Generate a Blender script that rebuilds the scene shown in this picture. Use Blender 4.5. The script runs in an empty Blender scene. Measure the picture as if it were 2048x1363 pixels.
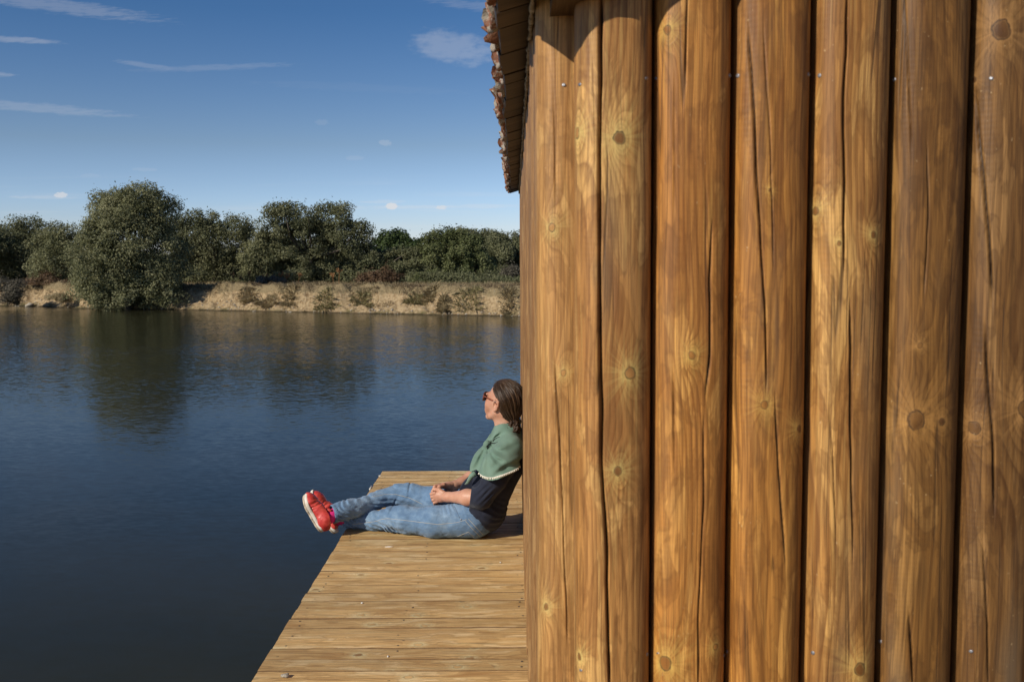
import bpy, math, random
import numpy as np
from mathutils import Matrix, Vector

R = math.radians
C = bpy.context.scene.collection
scene = bpy.context.scene
rng = np.random.default_rng(7)
random.seed(7)

# ------------------------------------------------------------------ camera
FOC = 2000.0
CAM = np.array([0.0, 0.0, 1.45])
YAW, PITCH, ROLL = 0.0030, R(4.76), R(-0.35)
rot = Matrix.Rotation(YAW, 3, 'Z') @ Matrix.Rotation(math.pi / 2 - PITCH, 3, 'X') @ Matrix.Rotation(ROLL, 3, 'Z')
RN = np.array(rot)
cam_d = bpy.data.cameras.new('camera')
cam_d.sensor_width = 36
cam_d.lens = 36 * FOC / 2048
cam_d.clip_start = 0.05
cam_d.clip_end = 5000
cam_d.dof.use_dof = True
cam_d.dof.focus_distance = 5.2
cam_d.dof.aperture_fstop = 10
cam = bpy.data.objects.new('camera', cam_d)
C.objects.link(cam)
cam.matrix_world = Matrix.Translation(CAM) @ rot.to_4x4()
scene.camera = cam

# ------------------------------------------------------------------ sun and sky
SUN_EL, SUN_AL = R(31), R(52)          # elevation; angle to the left of straight behind the camera
SUN = np.array([-math.cos(SUN_EL) * math.sin(SUN_AL), -math.cos(SUN_EL) * math.cos(SUN_AL), math.sin(SUN_EL)])
sun_d = bpy.data.lights.new('sun', 'SUN')
sun_d.energy = 4.0
sun_d.angle = R(0.53)
sun_d.color = (1.0, 0.92, 0.78)
sun = bpy.data.objects.new('sun', sun_d)
C.objects.link(sun)
sun.rotation_euler = Vector(SUN).to_track_quat('Z', 'Y').to_euler()
scene.view_settings.view_transform = 'Standard'
scene.view_settings.look = 'None'
scene.view_settings.gamma = 1
scene.view_settings.exposure = 0.12
scene.view_settings.use_curve_mapping = False
scene.render.engine = 'CYCLES'
scene.cycles.max_bounces = 6
scene.cycles.transparent_max_bounces = 8
scene.cycles.use_denoising = True


# ------------------------------------------------------------------ node helper
class NG:
    """thin wrapper that builds node trees with plain function calls"""
    def __init__(s, tree):
        s.t = tree
        s.t.nodes.clear()

    def n(s, typ, **kw):
        nd = s.t.nodes.new(typ)
        for k, v in kw.items():
            setattr(nd, k, v)
        return nd

    def put(s, sock, v):
        if isinstance(v, bpy.types.NodeSocket):
            s.t.links.new(v, sock)
        elif v is not None:
            if isinstance(v, (tuple, list)) and len(v) == 3 and sock.type == 'RGBA':
                v = (*v, 1)
            sock.default_value = v

    def m(s, op, a, b=None, c=None, clamp=False):
        nd = s.n('ShaderNodeMath', operation=op, use_clamp=clamp)
        s.put(nd.inputs[0], a)
        if b is not None: s.put(nd.inputs[1], b)
        if c is not None: s.put(nd.inputs[2], c)
        return nd.outputs[0]

    def add(s, a, b): return s.m('ADD', a, b)
    def sub(s, a, b): return s.m('SUBTRACT', a, b)
    def mul(s, a, b): return s.m('MULTIPLY', a, b)

    def sep(s, v):
        nd = s.n('ShaderNodeSeparateXYZ'); s.put(nd.inputs[0], v)
        return nd.outputs[0], nd.outputs[1], nd.outputs[2]

    def comb(s, x, y, z):
        nd = s.n('ShaderNodeCombineXYZ')
        for i, q in enumerate((x, y, z)): s.put(nd.inputs[i], q)
        return nd.outputs[0]

    def noise(s, vec, scale=5, detail=2, rough=0.5, dist=0, out=0):
        nd = s.n('ShaderNodeTexNoise')
        s.put(nd.inputs['Vector'], vec)
        nd.inputs['Scale'].default_value = scale
        nd.inputs['Detail'].default_value = detail
        nd.inputs['Roughness'].default_value = rough
        nd.inputs['Distortion'].default_value = dist
        return nd.outputs[out]

    def ramp(s, f, stops, interp='LINEAR'):
        nd = s.n('ShaderNodeValToRGB')
        nd.color_ramp.interpolation = interp
        els = nd.color_ramp.elements
        while len(els) < len(stops): els.new(0.5)
        for e, (p, c) in zip(els, stops):
            e.position = p
            e.color = (c, c, c, 1) if isinstance(c, (int, float)) else (*c, 1)
        s.put(nd.inputs[0], f)
        return nd.outputs[0]

    def mr(s, v, a, b, c=0, d=1, smooth=True):
        nd = s.n('ShaderNodeMapRange', interpolation_type='SMOOTHSTEP' if smooth else 'LINEAR')
        for i, q in enumerate((v, a, b, c, d)): s.put(nd.inputs[i], q)
        return nd.outputs[0]

    def mix(s, f, a, b, typ='MIX'):
        nd = s.n('ShaderNodeMix', data_type='RGBA', blend_type=typ)
        s.put(nd.inputs[0], f); s.put(nd.inputs[6], a); s.put(nd.inputs[7], b)
        return nd.outputs[2]

    def bump(s, h, strength=0.5, dist=0.01, normal=None):
        nd = s.n('ShaderNodeBump')
        nd.inputs['Strength'].default_value = strength
        nd.inputs['Distance'].default_value = dist
        s.put(nd.inputs['Height'], h)
        if normal is not None: s.put(nd.inputs['Normal'], normal)
        return nd.outputs[0]

    def bsdf(s, color, rough=0.6, normal=None, spec=0.4, **kw):
        nd = s.n('ShaderNodeBsdfPrincipled')
        s.put(nd.inputs['Base Color'], color)
        s.put(nd.inputs['Roughness'], rough)
        nd.inputs['Specular IOR Level'].default_value = spec
        if normal is not None: s.put(nd.inputs['Normal'], normal)
        for k, v in kw.items(): s.put(nd.inputs[k.replace('_', ' ')], v)
        return nd.outputs[0]

    def out(s, sh, disp=None):
        nd = s.n('ShaderNodeOutputMaterial')
        s.put(nd.inputs[0], sh)

    def obj(s): return s.n('ShaderNodeTexCoord').outputs['Object']
    def uv(s): return s.n('ShaderNodeTexCoord').outputs['UV']
    def pos(s): return s.n('ShaderNodeNewGeometry').outputs['Position']
    def rnd(s): return s.n('ShaderNodeObjectInfo').outputs['Random']
    def scale(s, v, k):
        nd = s.n('ShaderNodeVectorMath', operation='MULTIPLY'); s.put(nd.inputs[0], v); nd.inputs[1].default_value = k
        return nd.outputs[0]
    def attr(s, name, out='Fac'):
        nd = s.n('ShaderNodeAttribute', attribute_name=name)
        return nd.outputs[out]


def mat(name):
    m = bpy.data.materials.new(name)
    m.use_nodes = True
    return m, NG(m.node_tree)


# ------------------------------------------------------------------ world
world = bpy.data.worlds.new('World')
scene.world = world
world.use_nodes = True
g = NG(world.node_tree)
sky = g.n('ShaderNodeTexSky', sky_type='NISHITA')
sky.sun_disc = False
sky.sun_elevation = SUN_EL
sky.sun_rotation = math.atan2(SUN[0], SUN[1])
sky.altitude = 300
sky.air_density = 1.0
sky.dust_density = 0.12
sky.ozone_density = 1.6
D = g.n('ShaderNodeTexCoord').outputs['Generated']
dx, dy, dz = g.sep(D)
dyc = g.m('MAXIMUM', dy, 0.02)
ax = g.m('DIVIDE', dx, dyc)
el = g.m('DIVIDE', dz, dyc)
front = g.mr(dy, 0.1, 0.4)
# cloud: (px, py, half width, half height, slope, strength, streakiness, puffiness)
CL = [(130, 18, 230, 16, .14, .17), (60, 84, 90, 7, .06, .22), (95, 216, 190, 11, .09, .15), (915, 104, 95, 36, .10, .22),
      (440, 140, 170, 7, -.03, .10), (310, 135, 70, 6, .15, .13), (0, 150, 50, 6, .02, .2), (1010, 30, 160, 12, .1, .12),
      (786, 412, 13, 7, 0, .9), (885, 415, 12, 4.5, 0, .7), (770, 403, 48, 4, 0, .22), (830, 414, 120, 4, .0, .25), (975, 413, 80, 5, 0, .25),
      (130, 386, 14, 6, 0, .7), (95, 390, 80, 4, .02, .22), (776, 288, 14, 6, .05, .16), (300, 337, 26, 4, .05, .08), (190, 348, 24, 4, 0, .07),
      (715, 317, 20, 5, .0, .08), (652, 247, 14, 6, .0, .07), (880, 452, 220, 4, .01, .1), (620, 415, 240, 5, .0, .14), (720, 180, 240, 10, .05, .02)]
nz = g.noise(g.comb(g.mul(ax, 60), g.mul(el, 420), 0.0), 1.0, 5, 0.62)
nz2 = g.noise(g.comb(g.mul(ax, 240), g.mul(el, 420), 3.0), 1.0, 4, 0.6)
nz3 = g.noise(g.comb(g.mul(ax, 45), g.mul(el, 110), 6.0), 1.0, 6, 0.6)
total = None
for (cx, cy, w, h, sl, st) in CL:
    a0, e0 = (cx - 1030) / FOC, (515 - cy) / FOC
    u_ = g.sub(ax, a0)
    v_ = g.add(g.sub(el, e0), g.mul(u_, sl))
    puff = w < 30
    nn = nz2 if puff else (nz3 if h > 20 else nz)
    r2 = g.add(g.m('POWER', g.m('ABSOLUTE', g.mul(u_, FOC / w)), 2), g.m('POWER', g.m('ABSOLUTE', g.mul(v_, FOC / h)), 2))
    r2 = g.add(r2, g.mul(g.sub(nn, 0.5), 2.8 if not puff else 2.6))
    f = g.mul(g.mr(r2, 1.15, 0.0 if not puff else 0.5), st)
    total = f if total is None else g.m('MAXIMUM', total, f)
# thin streaks of high haze, low over the horizon
lows = g.mul(g.mr(g.noise(g.comb(g.mul(ax, 5), g.mul(el, 90), 9.0), 1, 4, .6), .5, .8), g.mr(g.m('ABSOLUTE', g.sub(el, .045)), .05, 0.0))
total = g.m('MAXIMUM', total, g.mul(lows, 0.28))
total = g.mul(total, front)
hs = g.n('ShaderNodeHueSaturation')
hs.inputs['Saturation'].default_value = 0.92
hs.inputs['Value'].default_value = 1.0
g.put(hs.inputs['Color'], sky.outputs[0])
gm_ = g.n('ShaderNodeGamma'); g.put(gm_.inputs[0], hs.outputs[0]); gm_.inputs[1].default_value = 1.28
tf = g.ramp(g.mr(dz, 0.0, 0.5, smooth=False), [(.0, (.56, .62, .96)), (.115, (.52, .60, .88)), (.22, (.46, .50, .62)), (.46, (.265, .42, .585)), (1, (.25, .40, .57))])
tint = g.mix(1.0, gm_.outputs[0], tf, 'MULTIPLY')
skyc = g.mix(g.mul(total, .85), tint, (9.2, 9.0, 9.0))
bg = g.n('ShaderNodeBackground')
g.put(bg.inputs[0], skyc)
bg.inputs[1].default_value = 0.075
wo = g.n('ShaderNodeOutputWorld')
g.t.links.new(bg.outputs[0], wo.inputs[0])


# ------------------------------------------------------------------ geometry helpers
def ray(px, py):
    d = RN @ np.array([(px - 1024) / FOC, -(py - 681.5) / FOC, -1.0])
    return d / np.linalg.norm(d)


def P(px, py, depth):
    """point seen at photo pixel (px, py), depth metres in front of the camera"""
    d = ray(px, py)
    return CAM + d * (depth / d[1])


def onz(px, py, z):
    d = ray(px, py)
    return CAM + d * ((z - CAM[2]) / d[2])


def mesh_obj(name, V, F, m=None, parent=None, smooth=True):
    me = bpy.data.meshes.new(name)
    V = np.asarray(V, dtype=np.float32)
    if isinstance(F, np.ndarray):
        k = F.shape[1]
        me.vertices.add(len(V)); me.vertices.foreach_set('co', V.ravel())
        me.loops.add(F.size); me.loops.foreach_set('vertex_index', F.ravel().astype(np.int32))
        me.polygons.add(len(F)); me.polygons.foreach_set('loop_start', np.arange(0, F.size, k, dtype=np.int32))
        me.update(calc_edges=True)
    else:
        me.from_pydata([tuple(v) for v in V.tolist()], [], F)
    me.polygons.foreach_set('use_smooth', [smooth] * len(me.polygons))
    if m: me.materials.append(m)
    me.update()
    o = bpy.data.objects.new(name, me)
    C.objects.link(o)
    if parent: o.parent = parent
    return o


def inst(name, me, parent=None, loc=None, rot=None):
    o = bpy.data.objects.new(name, me)
    C.objects.link(o)
    if parent: o.parent = parent
    if loc is not None: o.location = loc
    if rot is not None: o.rotation_euler = rot
    return o


def thing(name, label, cat, loc=(0, 0, 0), group=None):
    o = bpy.data.objects.new(name, None)
    o.empty_display_size = 0.1
    C.objects.link(o)
    o.location = loc
    o['label'] = label; o['category'] = cat
    if group: o['group'] = group
    return o


def tag(o, label=None, cat=None, group=None, kind=None):
    if label: o['label'] = label
    if cat: o['category'] = cat
    if group: o['group'] = group
    if kind: o['kind'] = kind
    return o


def boxm(x0, x1, y0, y1, z0, z1):
    V = [(x, y, z) for x in (x0, x1) for y in (y0, y1) for z in (z0, z1)]
    F = [(0, 1, 3, 2), (4, 6, 7, 5), (0, 4, 5, 1), (2, 3, 7, 6), (0, 2, 6, 4), (1, 5, 7, 3)]
    return V, F


def join(parts):
    V, F = [], []
    for v, f in parts:
        o = len(V)
        V += [tuple(p) for p in v]
        F += [tuple(i + o for i in q) for q in f]
    return V, F


def tube(pts, rad, n=8, cap=True):
    pts = np.asarray(pts, float)
    rad = np.broadcast_to(np.asarray(rad, float), (len(pts),))
    T = np.gradient(pts, axis=0)
    T /= np.linalg.norm(T, axis=1)[:, None] + 1e-9
    ref = np.array([0, 0, 1.0]) if abs(T[0][2]) < .9 else np.array([1.0, 0, 0])
    V, F = [], []
    a = np.arange(n) * 2 * math.pi / n
    for i, (p, t) in enumerate(zip(pts, T)):
        u = np.cross(t, ref); u /= np.linalg.norm(u) + 1e-9
        w = np.cross(u, t)
        for q in a: V.append(p + rad[i] * (math.cos(q) * u + math.sin(q) * w))
    for i in range(len(pts) - 1):
        for j in range(n):
            k = (j + 1) % n
            F.append((i * n + j, i * n + k, (i + 1) * n + k, (i + 1) * n + j))
    if cap:
        F.append(tuple(range(n))[::-1]); F.append(tuple((len(pts) - 1) * n + j for j in range(n)))
    return V, F


def _hash(ix, iy, iz):
    h = (ix * 374761393 + iy * 668265263 + iz * 2147483647 + 1274126177) & 0xFFFFFFFF
    h = ((h ^ (h >> 13)) * 1274126177) & 0xFFFFFFFF
    h = (h ^ (h >> 16)) & 0xFFFFFFFF
    return h / 4294967295.0


def vnoise(x, y, z=0.0):
    x, y, z = np.broadcast_arrays(np.asarray(x, float), np.asarray(y, float), np.asarray(z, float))
    xi, yi, zi = np.floor(x).astype(np.int64), np.floor(y).astype(np.int64), np.floor(z).astype(np.int64)
    fx, fy, fz = x - xi, y - yi, z - zi
    fx, fy, fz = [q * q * (3 - 2 * q) for q in (fx, fy, fz)]
    r = 0
    for a in (0, 1):
        for b in (0, 1):
            for c in (0, 1):
                r = r + _hash(xi + a, yi + b, zi + c) * (fx if a else 1 - fx) * (fy if b else 1 - fy) * (fz if c else 1 - fz)
    return r * 2 - 1


def fbm(x, y, z=0.0, o=4):
    r, a = 0, 0.5
    for i in range(o):
        r = r + a * vnoise(x * 2 ** i + 17 * i, y * 2 ** i + 5 * i, z * 2 ** i)
        a *= .5
    return r


# ================================================================== WOOD
def wood(g, u, v, seed, knots, pal, line_amt=.80, ringA=70, K=9.0, auto=None, grey=.0, lathe=True, bump=.35, rough=.55, checks=.6, crack_shade=None, ringamt=1.0, patch=.48, tone=None):
    """u across the grain, v along it, both in metres. knots = [(u, v, size)]"""
    c_lo, c_mid, c_hi = pal
    wv = g.noise(g.comb(g.mul(u, 9), g.mul(v, 1.6), seed), 1, 2, .5)
    u2 = g.add(u, g.mul(g.sub(wv, .5), .030))
    n = g.noise(g.comb(g.mul(u2, 11), g.mul(v, 1.15), g.add(seed, 4.0)), 1, 1.5, .45)
    Fd = g.add(g.mul(u2, ringA), g.mul(n, K))
    core = None; halo = None
    kq = g.n('ShaderNodeTexNoise'); g.put(kq.inputs['Vector'], g.comb(g.mul(u, 75), g.mul(v, 60), seed)); kq.inputs['Scale'].default_value = 1; kq.inputs['Detail'].default_value = 3
    knx, kny, _ = g.sep(kq.outputs['Color']); knx, kny = g.sub(knx, .5), g.sub(kny, .5)
    rays = None
    def add_knot(du, dv, s, gate=None):
        nonlocal Fd, core, halo, rays
        if gate is None:
            an = g.m('ARCTAN2', g.mul(dv, .55), du)
            rn_ = g.noise(g.comb(g.m('COSINE', an), g.m('SINE', an), seed), 7, 3, .7)
            ex = g.m('EXPONENT', g.mul(g.m('SQRT', g.add(g.m('POWER', g.m('DIVIDE', du, s * 1.9), 2), g.m('POWER', g.m('DIVIDE', dv, s * 2.8), 2))), -1.0))
            ry = g.mul(g.mr(rn_, .42, .68), g.mul(ex, 1.5))
            rays = ry if rays is None else g.m('MAXIMUM', rays, ry)
        r2w = g.add(g.m('POWER', g.m('DIVIDE', du, s * 1.7), 2), g.m('POWER', g.m('DIVIDE', dv, s * 4.2), 2))
        b = g.m('DIVIDE', 5.0, g.add(r2w, 1.0))
        r2c = g.add(g.m('POWER', g.m('DIVIDE', g.add(du, g.mul(knx, s * 1.3)), s), 2), g.m('POWER', g.m('DIVIDE', g.add(dv, g.mul(kny, s * 1.6)), s * 1.3), 2))
        rc = g.m('SQRT', r2c)
        b2 = g.m('DIVIDE', 3.0, g.add(r2c, 0.5))
        hl = g.m('EXPONENT', g.mul(g.add(g.m('POWER', g.m('DIVIDE', du, s * 2.3), 2), g.m('POWER', g.m('DIVIDE', dv, s * 2.6), 2)), -1.0))
        cr = g.mr(rc, 1.22, .72, smooth=False)
        if gate is not None:
            b, b2, hl, cr = g.mul(b, gate), g.mul(b2, gate), g.mul(hl, gate), g.mul(cr, gate)
        Fd = g.add(g.add(Fd, b), b2)
        core = cr if core is None else g.m('MAXIMUM', core, cr)
        halo = hl if halo is None else g.m('MAXIMUM', halo, hl)
    for (ku, kv, s) in knots:
        add_knot(g.sub(u, ku), g.sub(v, kv), s)
    if auto:
        fu, fv, s = auto
        vr = g.n('ShaderNodeTexVoronoi', feature='F1')
        g.put(vr.inputs['Vector'], g.comb(g.mul(u, fu), g.mul(v, fv), seed))
        vr.inputs['Scale'].default_value = 1
        px_, py_, pz_ = g.sep(vr.outputs['Position'])
        cr_, _, _ = g.sep(vr.outputs['Color'])
        gate = g.mr(cr_, .35, .45)
        zz = g.m('ABSOLUTE', g.sub(pz_, seed))
        gate = g.mul(gate, g.mr(zz, .5, .3))
        add_knot(g.sub(u, g.m('DIVIDE', px_, fu)), g.sub(v, g.m('DIVIDE', py_, fv)), s, gate)
    fr = g.m('FRACT', Fd)
    line = g.ramp(fr, [(0, 0), (.35, .12), (.72, .65), (.9, 1), (1, 0)])
    la = g.mr(g.noise(g.comb(g.mul(u, 14), g.mul(v, 1.3), g.add(seed, 9)), 1, 2, .5), .3, .7, .35, 1.0)
    line = g.mul(line, la)
    fib = g.noise(g.comb(g.mul(u2, 520), g.mul(v, 9), seed), 1, 3, .6)
    blotch = g.noise(g.comb(g.mul(u2, 17), g.mul(v, 3.4), g.add(seed, 20)), 1, 3, .55, .8)
    col = g.ramp(blotch, [(.30, c_lo), (.47, c_mid), (.53, c_mid), (.62, c_hi)])
    pt = g.noise(g.comb(g.mul(u2, 24), g.mul(v, 6.5), g.add(seed, 41)), 1, 4, .6, 1.2)
    col = g.mix(g.mul(g.ramp(pt, [(.50, 0), (.535, 1), (.60, .55), (.75, .8)]), patch), col, tuple(q * .72 for q in c_lo))
    edge = g.ramp(blotch, [(.38, 0), (.425, .45), (.44, 0), (.53, 0), (.572, .5), (.58, 0)])
    col = g.mix(g.mul(edge, .8), col, tuple(q * .5 for q in c_lo))
    col = g.mix(g.mul(line, line_amt), col, tuple(q * f for q, f in zip(c_lo, (.52, .42, .34))))
    col = g.mix(g.mr(fib, .38, .66, .0, .62), col, tuple(q * .45 for q in c_lo))
    st2 = g.noise(g.comb(g.mul(u2, 210), g.mul(v, 3.5), g.add(seed, 13)), 1, 3, .65)
    col = g.mix(g.mr(st2, .50, .68, .0, .30), col, tuple(q * .42 for q in c_lo))
    col = g.mix(g.mr(st2, .46, .32, .0, .18), col, tuple(min(q * 1.25, .8) for q in c_hi))
    gr = g.noise(g.comb(g.mul(u, 12), g.mul(v, 1.5), g.add(seed, 31)), 1, 3, .6)
    if grey: col = g.mix(g.mul(g.mr(gr, .48, .72), grey), col, (.16, .115, .07))
    if rays is not None: col = g.mix(g.m('MINIMUM', rays, .17), col, tuple(min(q * 1.5, .85) for q in c_hi))
    if halo is not None:
        hn = g.noise(g.comb(g.mul(u, 160), g.mul(v, 60), seed), 1, 2, .6)
        col = g.mix(g.mul(g.mul(halo, g.mr(hn, .25, .7)), .62), col, tuple(min(q * 1.45, .8) for q in c_hi))
        ring = g.ramp(core, [(0, 0), (.30, 1), (.48, .8), (.75, .1), (1, .0)])
        inner = g.mix(g.mul(line, .8), g.mix(g.mr(g.noise(g.comb(g.mul(u, 9), g.mul(v, 5), g.add(seed, 77)), 1, 1), .42, .55), tuple(q * f for q, f in zip(c_mid, (.88, .86, .85))), tuple(q * f for q, f in zip(c_lo, (.62, .55, .5)))), tuple(q * .35 for q in c_lo))
        col = g.mix(g.mr(core, .4, .9, 0, .92), col, inner)
        col = g.mix(g.mul(ring, g.mr(hn, .2, .6, .45 * ringamt, .95 * ringamt)), col, (.040, .018, .008))
    # resin flecks and fine drying checks
    fl = g.noise(g.comb(g.mul(u, 260), g.mul(v, 130), g.add(seed, 2)), 1, 1, .5)
    flm = g.mul(g.mr(fl, .74, .80), g.mr(g.noise(g.comb(g.mul(u, 20), g.mul(v, 6), seed), 1, 1, .5), .5, .62))
    col = g.mix(g.mul(flm, .55), col, (.62, .44, .22))
    cn = g.noise(g.comb(g.mul(u2, 30), g.mul(v, .55), g.add(seed, 50)), 1, 2, .4)
    ck = g.mr(g.m('ABSOLUTE', g.sub(cn, .5)), .010, .002)
    ck = g.mul(ck, g.mr(g.noise(g.comb(g.mul(u, 30), g.mul(v, 4), g.add(seed, 60)), 1, 1, .5), .5, .6))
    col = g.mix(g.mul(ck, checks), col, (.03, .016, .008))
    if tone is not None:
        tn = g.mr(tone, 0, 1, .88, 1.22, False)
        col = g.mix(1.0, col, g.comb(tn, tn, g.mul(tn, .97)), 'MULTIPLY')
    if crack_shade is not None: col = g.mix(crack_shade, col, (.018, .009, .004))  # occlusion shade inside the cracks, painted into the colour as near-black
    h = g.add(g.mul(line, .35), g.mul(fib, .25))
    if lathe:
        lz = g.m('SINE', g.add(g.mul(v, 690), g.mul(g.noise(g.comb(g.mul(u, 20), g.mul(v, 10), seed), 1, 1), 6)))
        lm = g.mr(g.noise(g.comb(g.mul(u, 25), g.mul(v, 5), g.add(seed, 7)), 1, 1), .4, .6)
        lz = g.mul(lz, lm)
        col = g.mix(g.mr(lz, 0, 1, 0, .05), col, tuple(q * .5 for q in c_lo))
        h = g.add(h, g.mul(lz, .06))
    h = g.sub(h, g.mul(ck, 1.2))
    nrm = g.bump(h, bump, .002)
    ro = g.add(rough, g.mul(g.sub(fib, .5), .2))
    return g.bsdf(col, ro, nrm, .35)


PAL_LOG = ((.22, .09, .024), (.38, .18, .055), (.55, .30, .10))
PAL_DECK = ((.50, .285, .105), (.74, .49, .215), (.88, .65, .35))


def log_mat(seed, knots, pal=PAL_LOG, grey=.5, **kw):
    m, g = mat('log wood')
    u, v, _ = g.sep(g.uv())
    g.out(wood(g, u, v, seed, knots, pal, grey=grey, crack_shade=g.attr('crack_shade'), **kw))
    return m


def auto_wood(name, pal, axis_uv=True, auto=(9, 2.2, .011), grey=.3, **kw):
    m, g = mat(name)
    rn = g.mul(g.rnd(), 90.0)
    u, v, _ = g.sep(g.uv())
    t_ = g.rnd()
    g.out(wood(g, u, v, rn, [], pal, auto=auto, grey=grey, tone=(t_ if 'deck' in name else None), **kw))
    return m


def set_uv(o, fn):
    me = o.data
    uvl = me.uv_layers.new(name='UVMap')
    n = len(me.loops)
    vi = np.empty(n, dtype=np.int32); me.loops.foreach_get('vertex_index', vi)
    co = np.empty(len(me.vertices) * 3, dtype=np.float32); me.vertices.foreach_get('co', co)
    co = co.reshape(-1, 3)
    uv = fn(co)[vi]
    uvl.data.foreach_set('uv', uv.astype(np.float32).ravel())


# ================================================================== HUT
LR = 0.0611             # log radius
PITCH_F = 0.1234        # front log spacing
FY = 1.62               # front row centre
SX = 0.098              # side row centre
SY0, SPITCH = 1.73, 0.1235
NF, NS = 23, 39
HX1 = 0.1574 + PITCH_F * (NF - 1)
HY1 = SY0 + SPITCH * (NS - 1)
RIDGE_X = (SX + HX1) / 2
ROOF_M = 0.29


def roofz(x):
    return 1.885 + ROOF_M * (x - .037) if x < RIDGE_X else 1.885 + ROOF_M * (2 * RIDGE_X - x - .037)


hut = thing('wooden_hut', 'hut walled with upright orange-brown half-round pine logs under a clay tile roof', 'hut', (1.5, 4.1, 0))
hut_inv = Matrix.Translation((-1.5, -4.1, 0))


def to_hut(o):
    o.parent = hut
    o.matrix_parent_inverse = hut_inv
    return o


def SQ(a): return (abs(math.cos(a)) ** 2.9 + abs(math.sin(a)) ** 2.9) ** (-1 / 2.9)


def make_log(k, cx, cy, ztop, knots_px, cracks_px, seed, pal, grey, ph0=-100, ph1=100):
    """front log: fine mesh on the seen side with drying cracks cut into it"""
    def hit(px, py):
        d = ray(px, py)
        o = CAM
        a = d[0] ** 2 + d[1] ** 2
        b = 2 * ((o[0] - cx) * d[0] + (o[1] - cy) * d[1])
        c = (o[0] - cx) ** 2 + (o[1] - cy) ** 2 - LR ** 2
        disc = b * b - 4 * a * c
        t = (-b - math.sqrt(max(disc, 0))) / (2 * a)
        p = o + t * d
        return math.atan2(p[0] - cx, -(p[1] - cy)), p[2]      # phi 0 faces the camera
    fine = np.radians(np.arange(ph0, ph1, .85))
    back = np.radians(np.arange(ph1, ph0 + 360, 14))
    ph = np.concatenate([fine, back])
    z = np.linspace(-.02, ztop, 150)
    PH, Z = np.meshgrid(ph, z)
    rr = LR + .0012 * fbm(np.cos(PH) * 2 + seed, np.sin(PH) * 2, Z * 2.5) - .0004
    cs, sn_ = np.abs(np.cos(PH)), np.abs(np.sin(PH))
    rr *= (cs ** 2.9 + sn_ ** 2.9) ** (-1 / 2.9)
    kn = []
    CR = np.zeros_like(PH)
    for (px, py, s) in knots_px:
        a, zz = hit(px, py)
        kn.append((a * LR, zz, s * 1.12 / FOC))
        d2 = (((PH - a) * LR) / .018) ** 2 + ((Z - zz) / .03) ** 2
        rr += .0016 * np.exp(-d2)
    for (pts, w, dep) in cracks_px:
        hp = np.array([hit(*p) for p in pts])
        hp = hp[np.argsort(hp[:, 1])]
        cphi = np.interp(Z, hp[:, 1], hp[:, 0])
        cphi = cphi + (vnoise(Z * 14, seed * 1.0, 0) * .0011 + vnoise(Z * 50, seed * 1.0, 5) * .0004) / LR
        ends = np.clip((Z - hp[0, 1]) / .05, 0, 1) * np.clip((hp[-1, 1] - Z) / .05, 0, 1)
        ww = w * (.55 + .6 * ends * (1 + .5 * vnoise(Z * 9, 3.0, seed)))
        gg = np.exp(-(((PH - cphi) * LR) / ww) ** 2)
        rr -= dep * ends * gg
        CR = np.maximum(CR, np.clip(ends * gg * 1.25 - .12, 0, 1) * min(1, dep / .006))  # mask for the shade painted along each groove
    V = np.stack([np.sin(PH) * rr, -np.cos(PH) * rr, Z], -1).reshape(-1, 3)
    n, mrow = len(ph), len(z)
    i, j = np.meshgrid(np.arange(mrow - 1), np.arange(n), indexing='ij')
    F = np.stack([i * n + j, i * n + (j + 1) % n, (i + 1) * n + (j + 1) % n, (i + 1) * n + j], -1).reshape(-1, 4)
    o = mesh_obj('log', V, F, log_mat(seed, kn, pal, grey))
    me = o.data
    at = me.attributes.new('crack_shade', 'FLOAT', 'POINT'); at.data.foreach_set('value', CR.astype(np.float32).ravel())
    uvl = me.uv_layers.new(name='UVMap')
    PHu = PH.copy(); PHu1 = np.roll(PHu, -1, axis=1); PHu1[:, -1] = PHu[:, 0] + 2 * math.pi
    uvq = np.stack([np.stack([PHu[:-1] * LR, Z[:-1]], -1), np.stack([PHu1[:-1] * LR, Z[:-1]], -1),
                    np.stack([PHu1[1:] * LR, Z[1:]], -1), np.stack([PHu[1:] * LR, Z[1:]], -1)], 2)
    uvl.data.foreach_set('uv', uvq.astype(np.float32).ravel())
    o.location = (cx, cy, 0)
    to_hut(o)
    return o, hit


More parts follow.
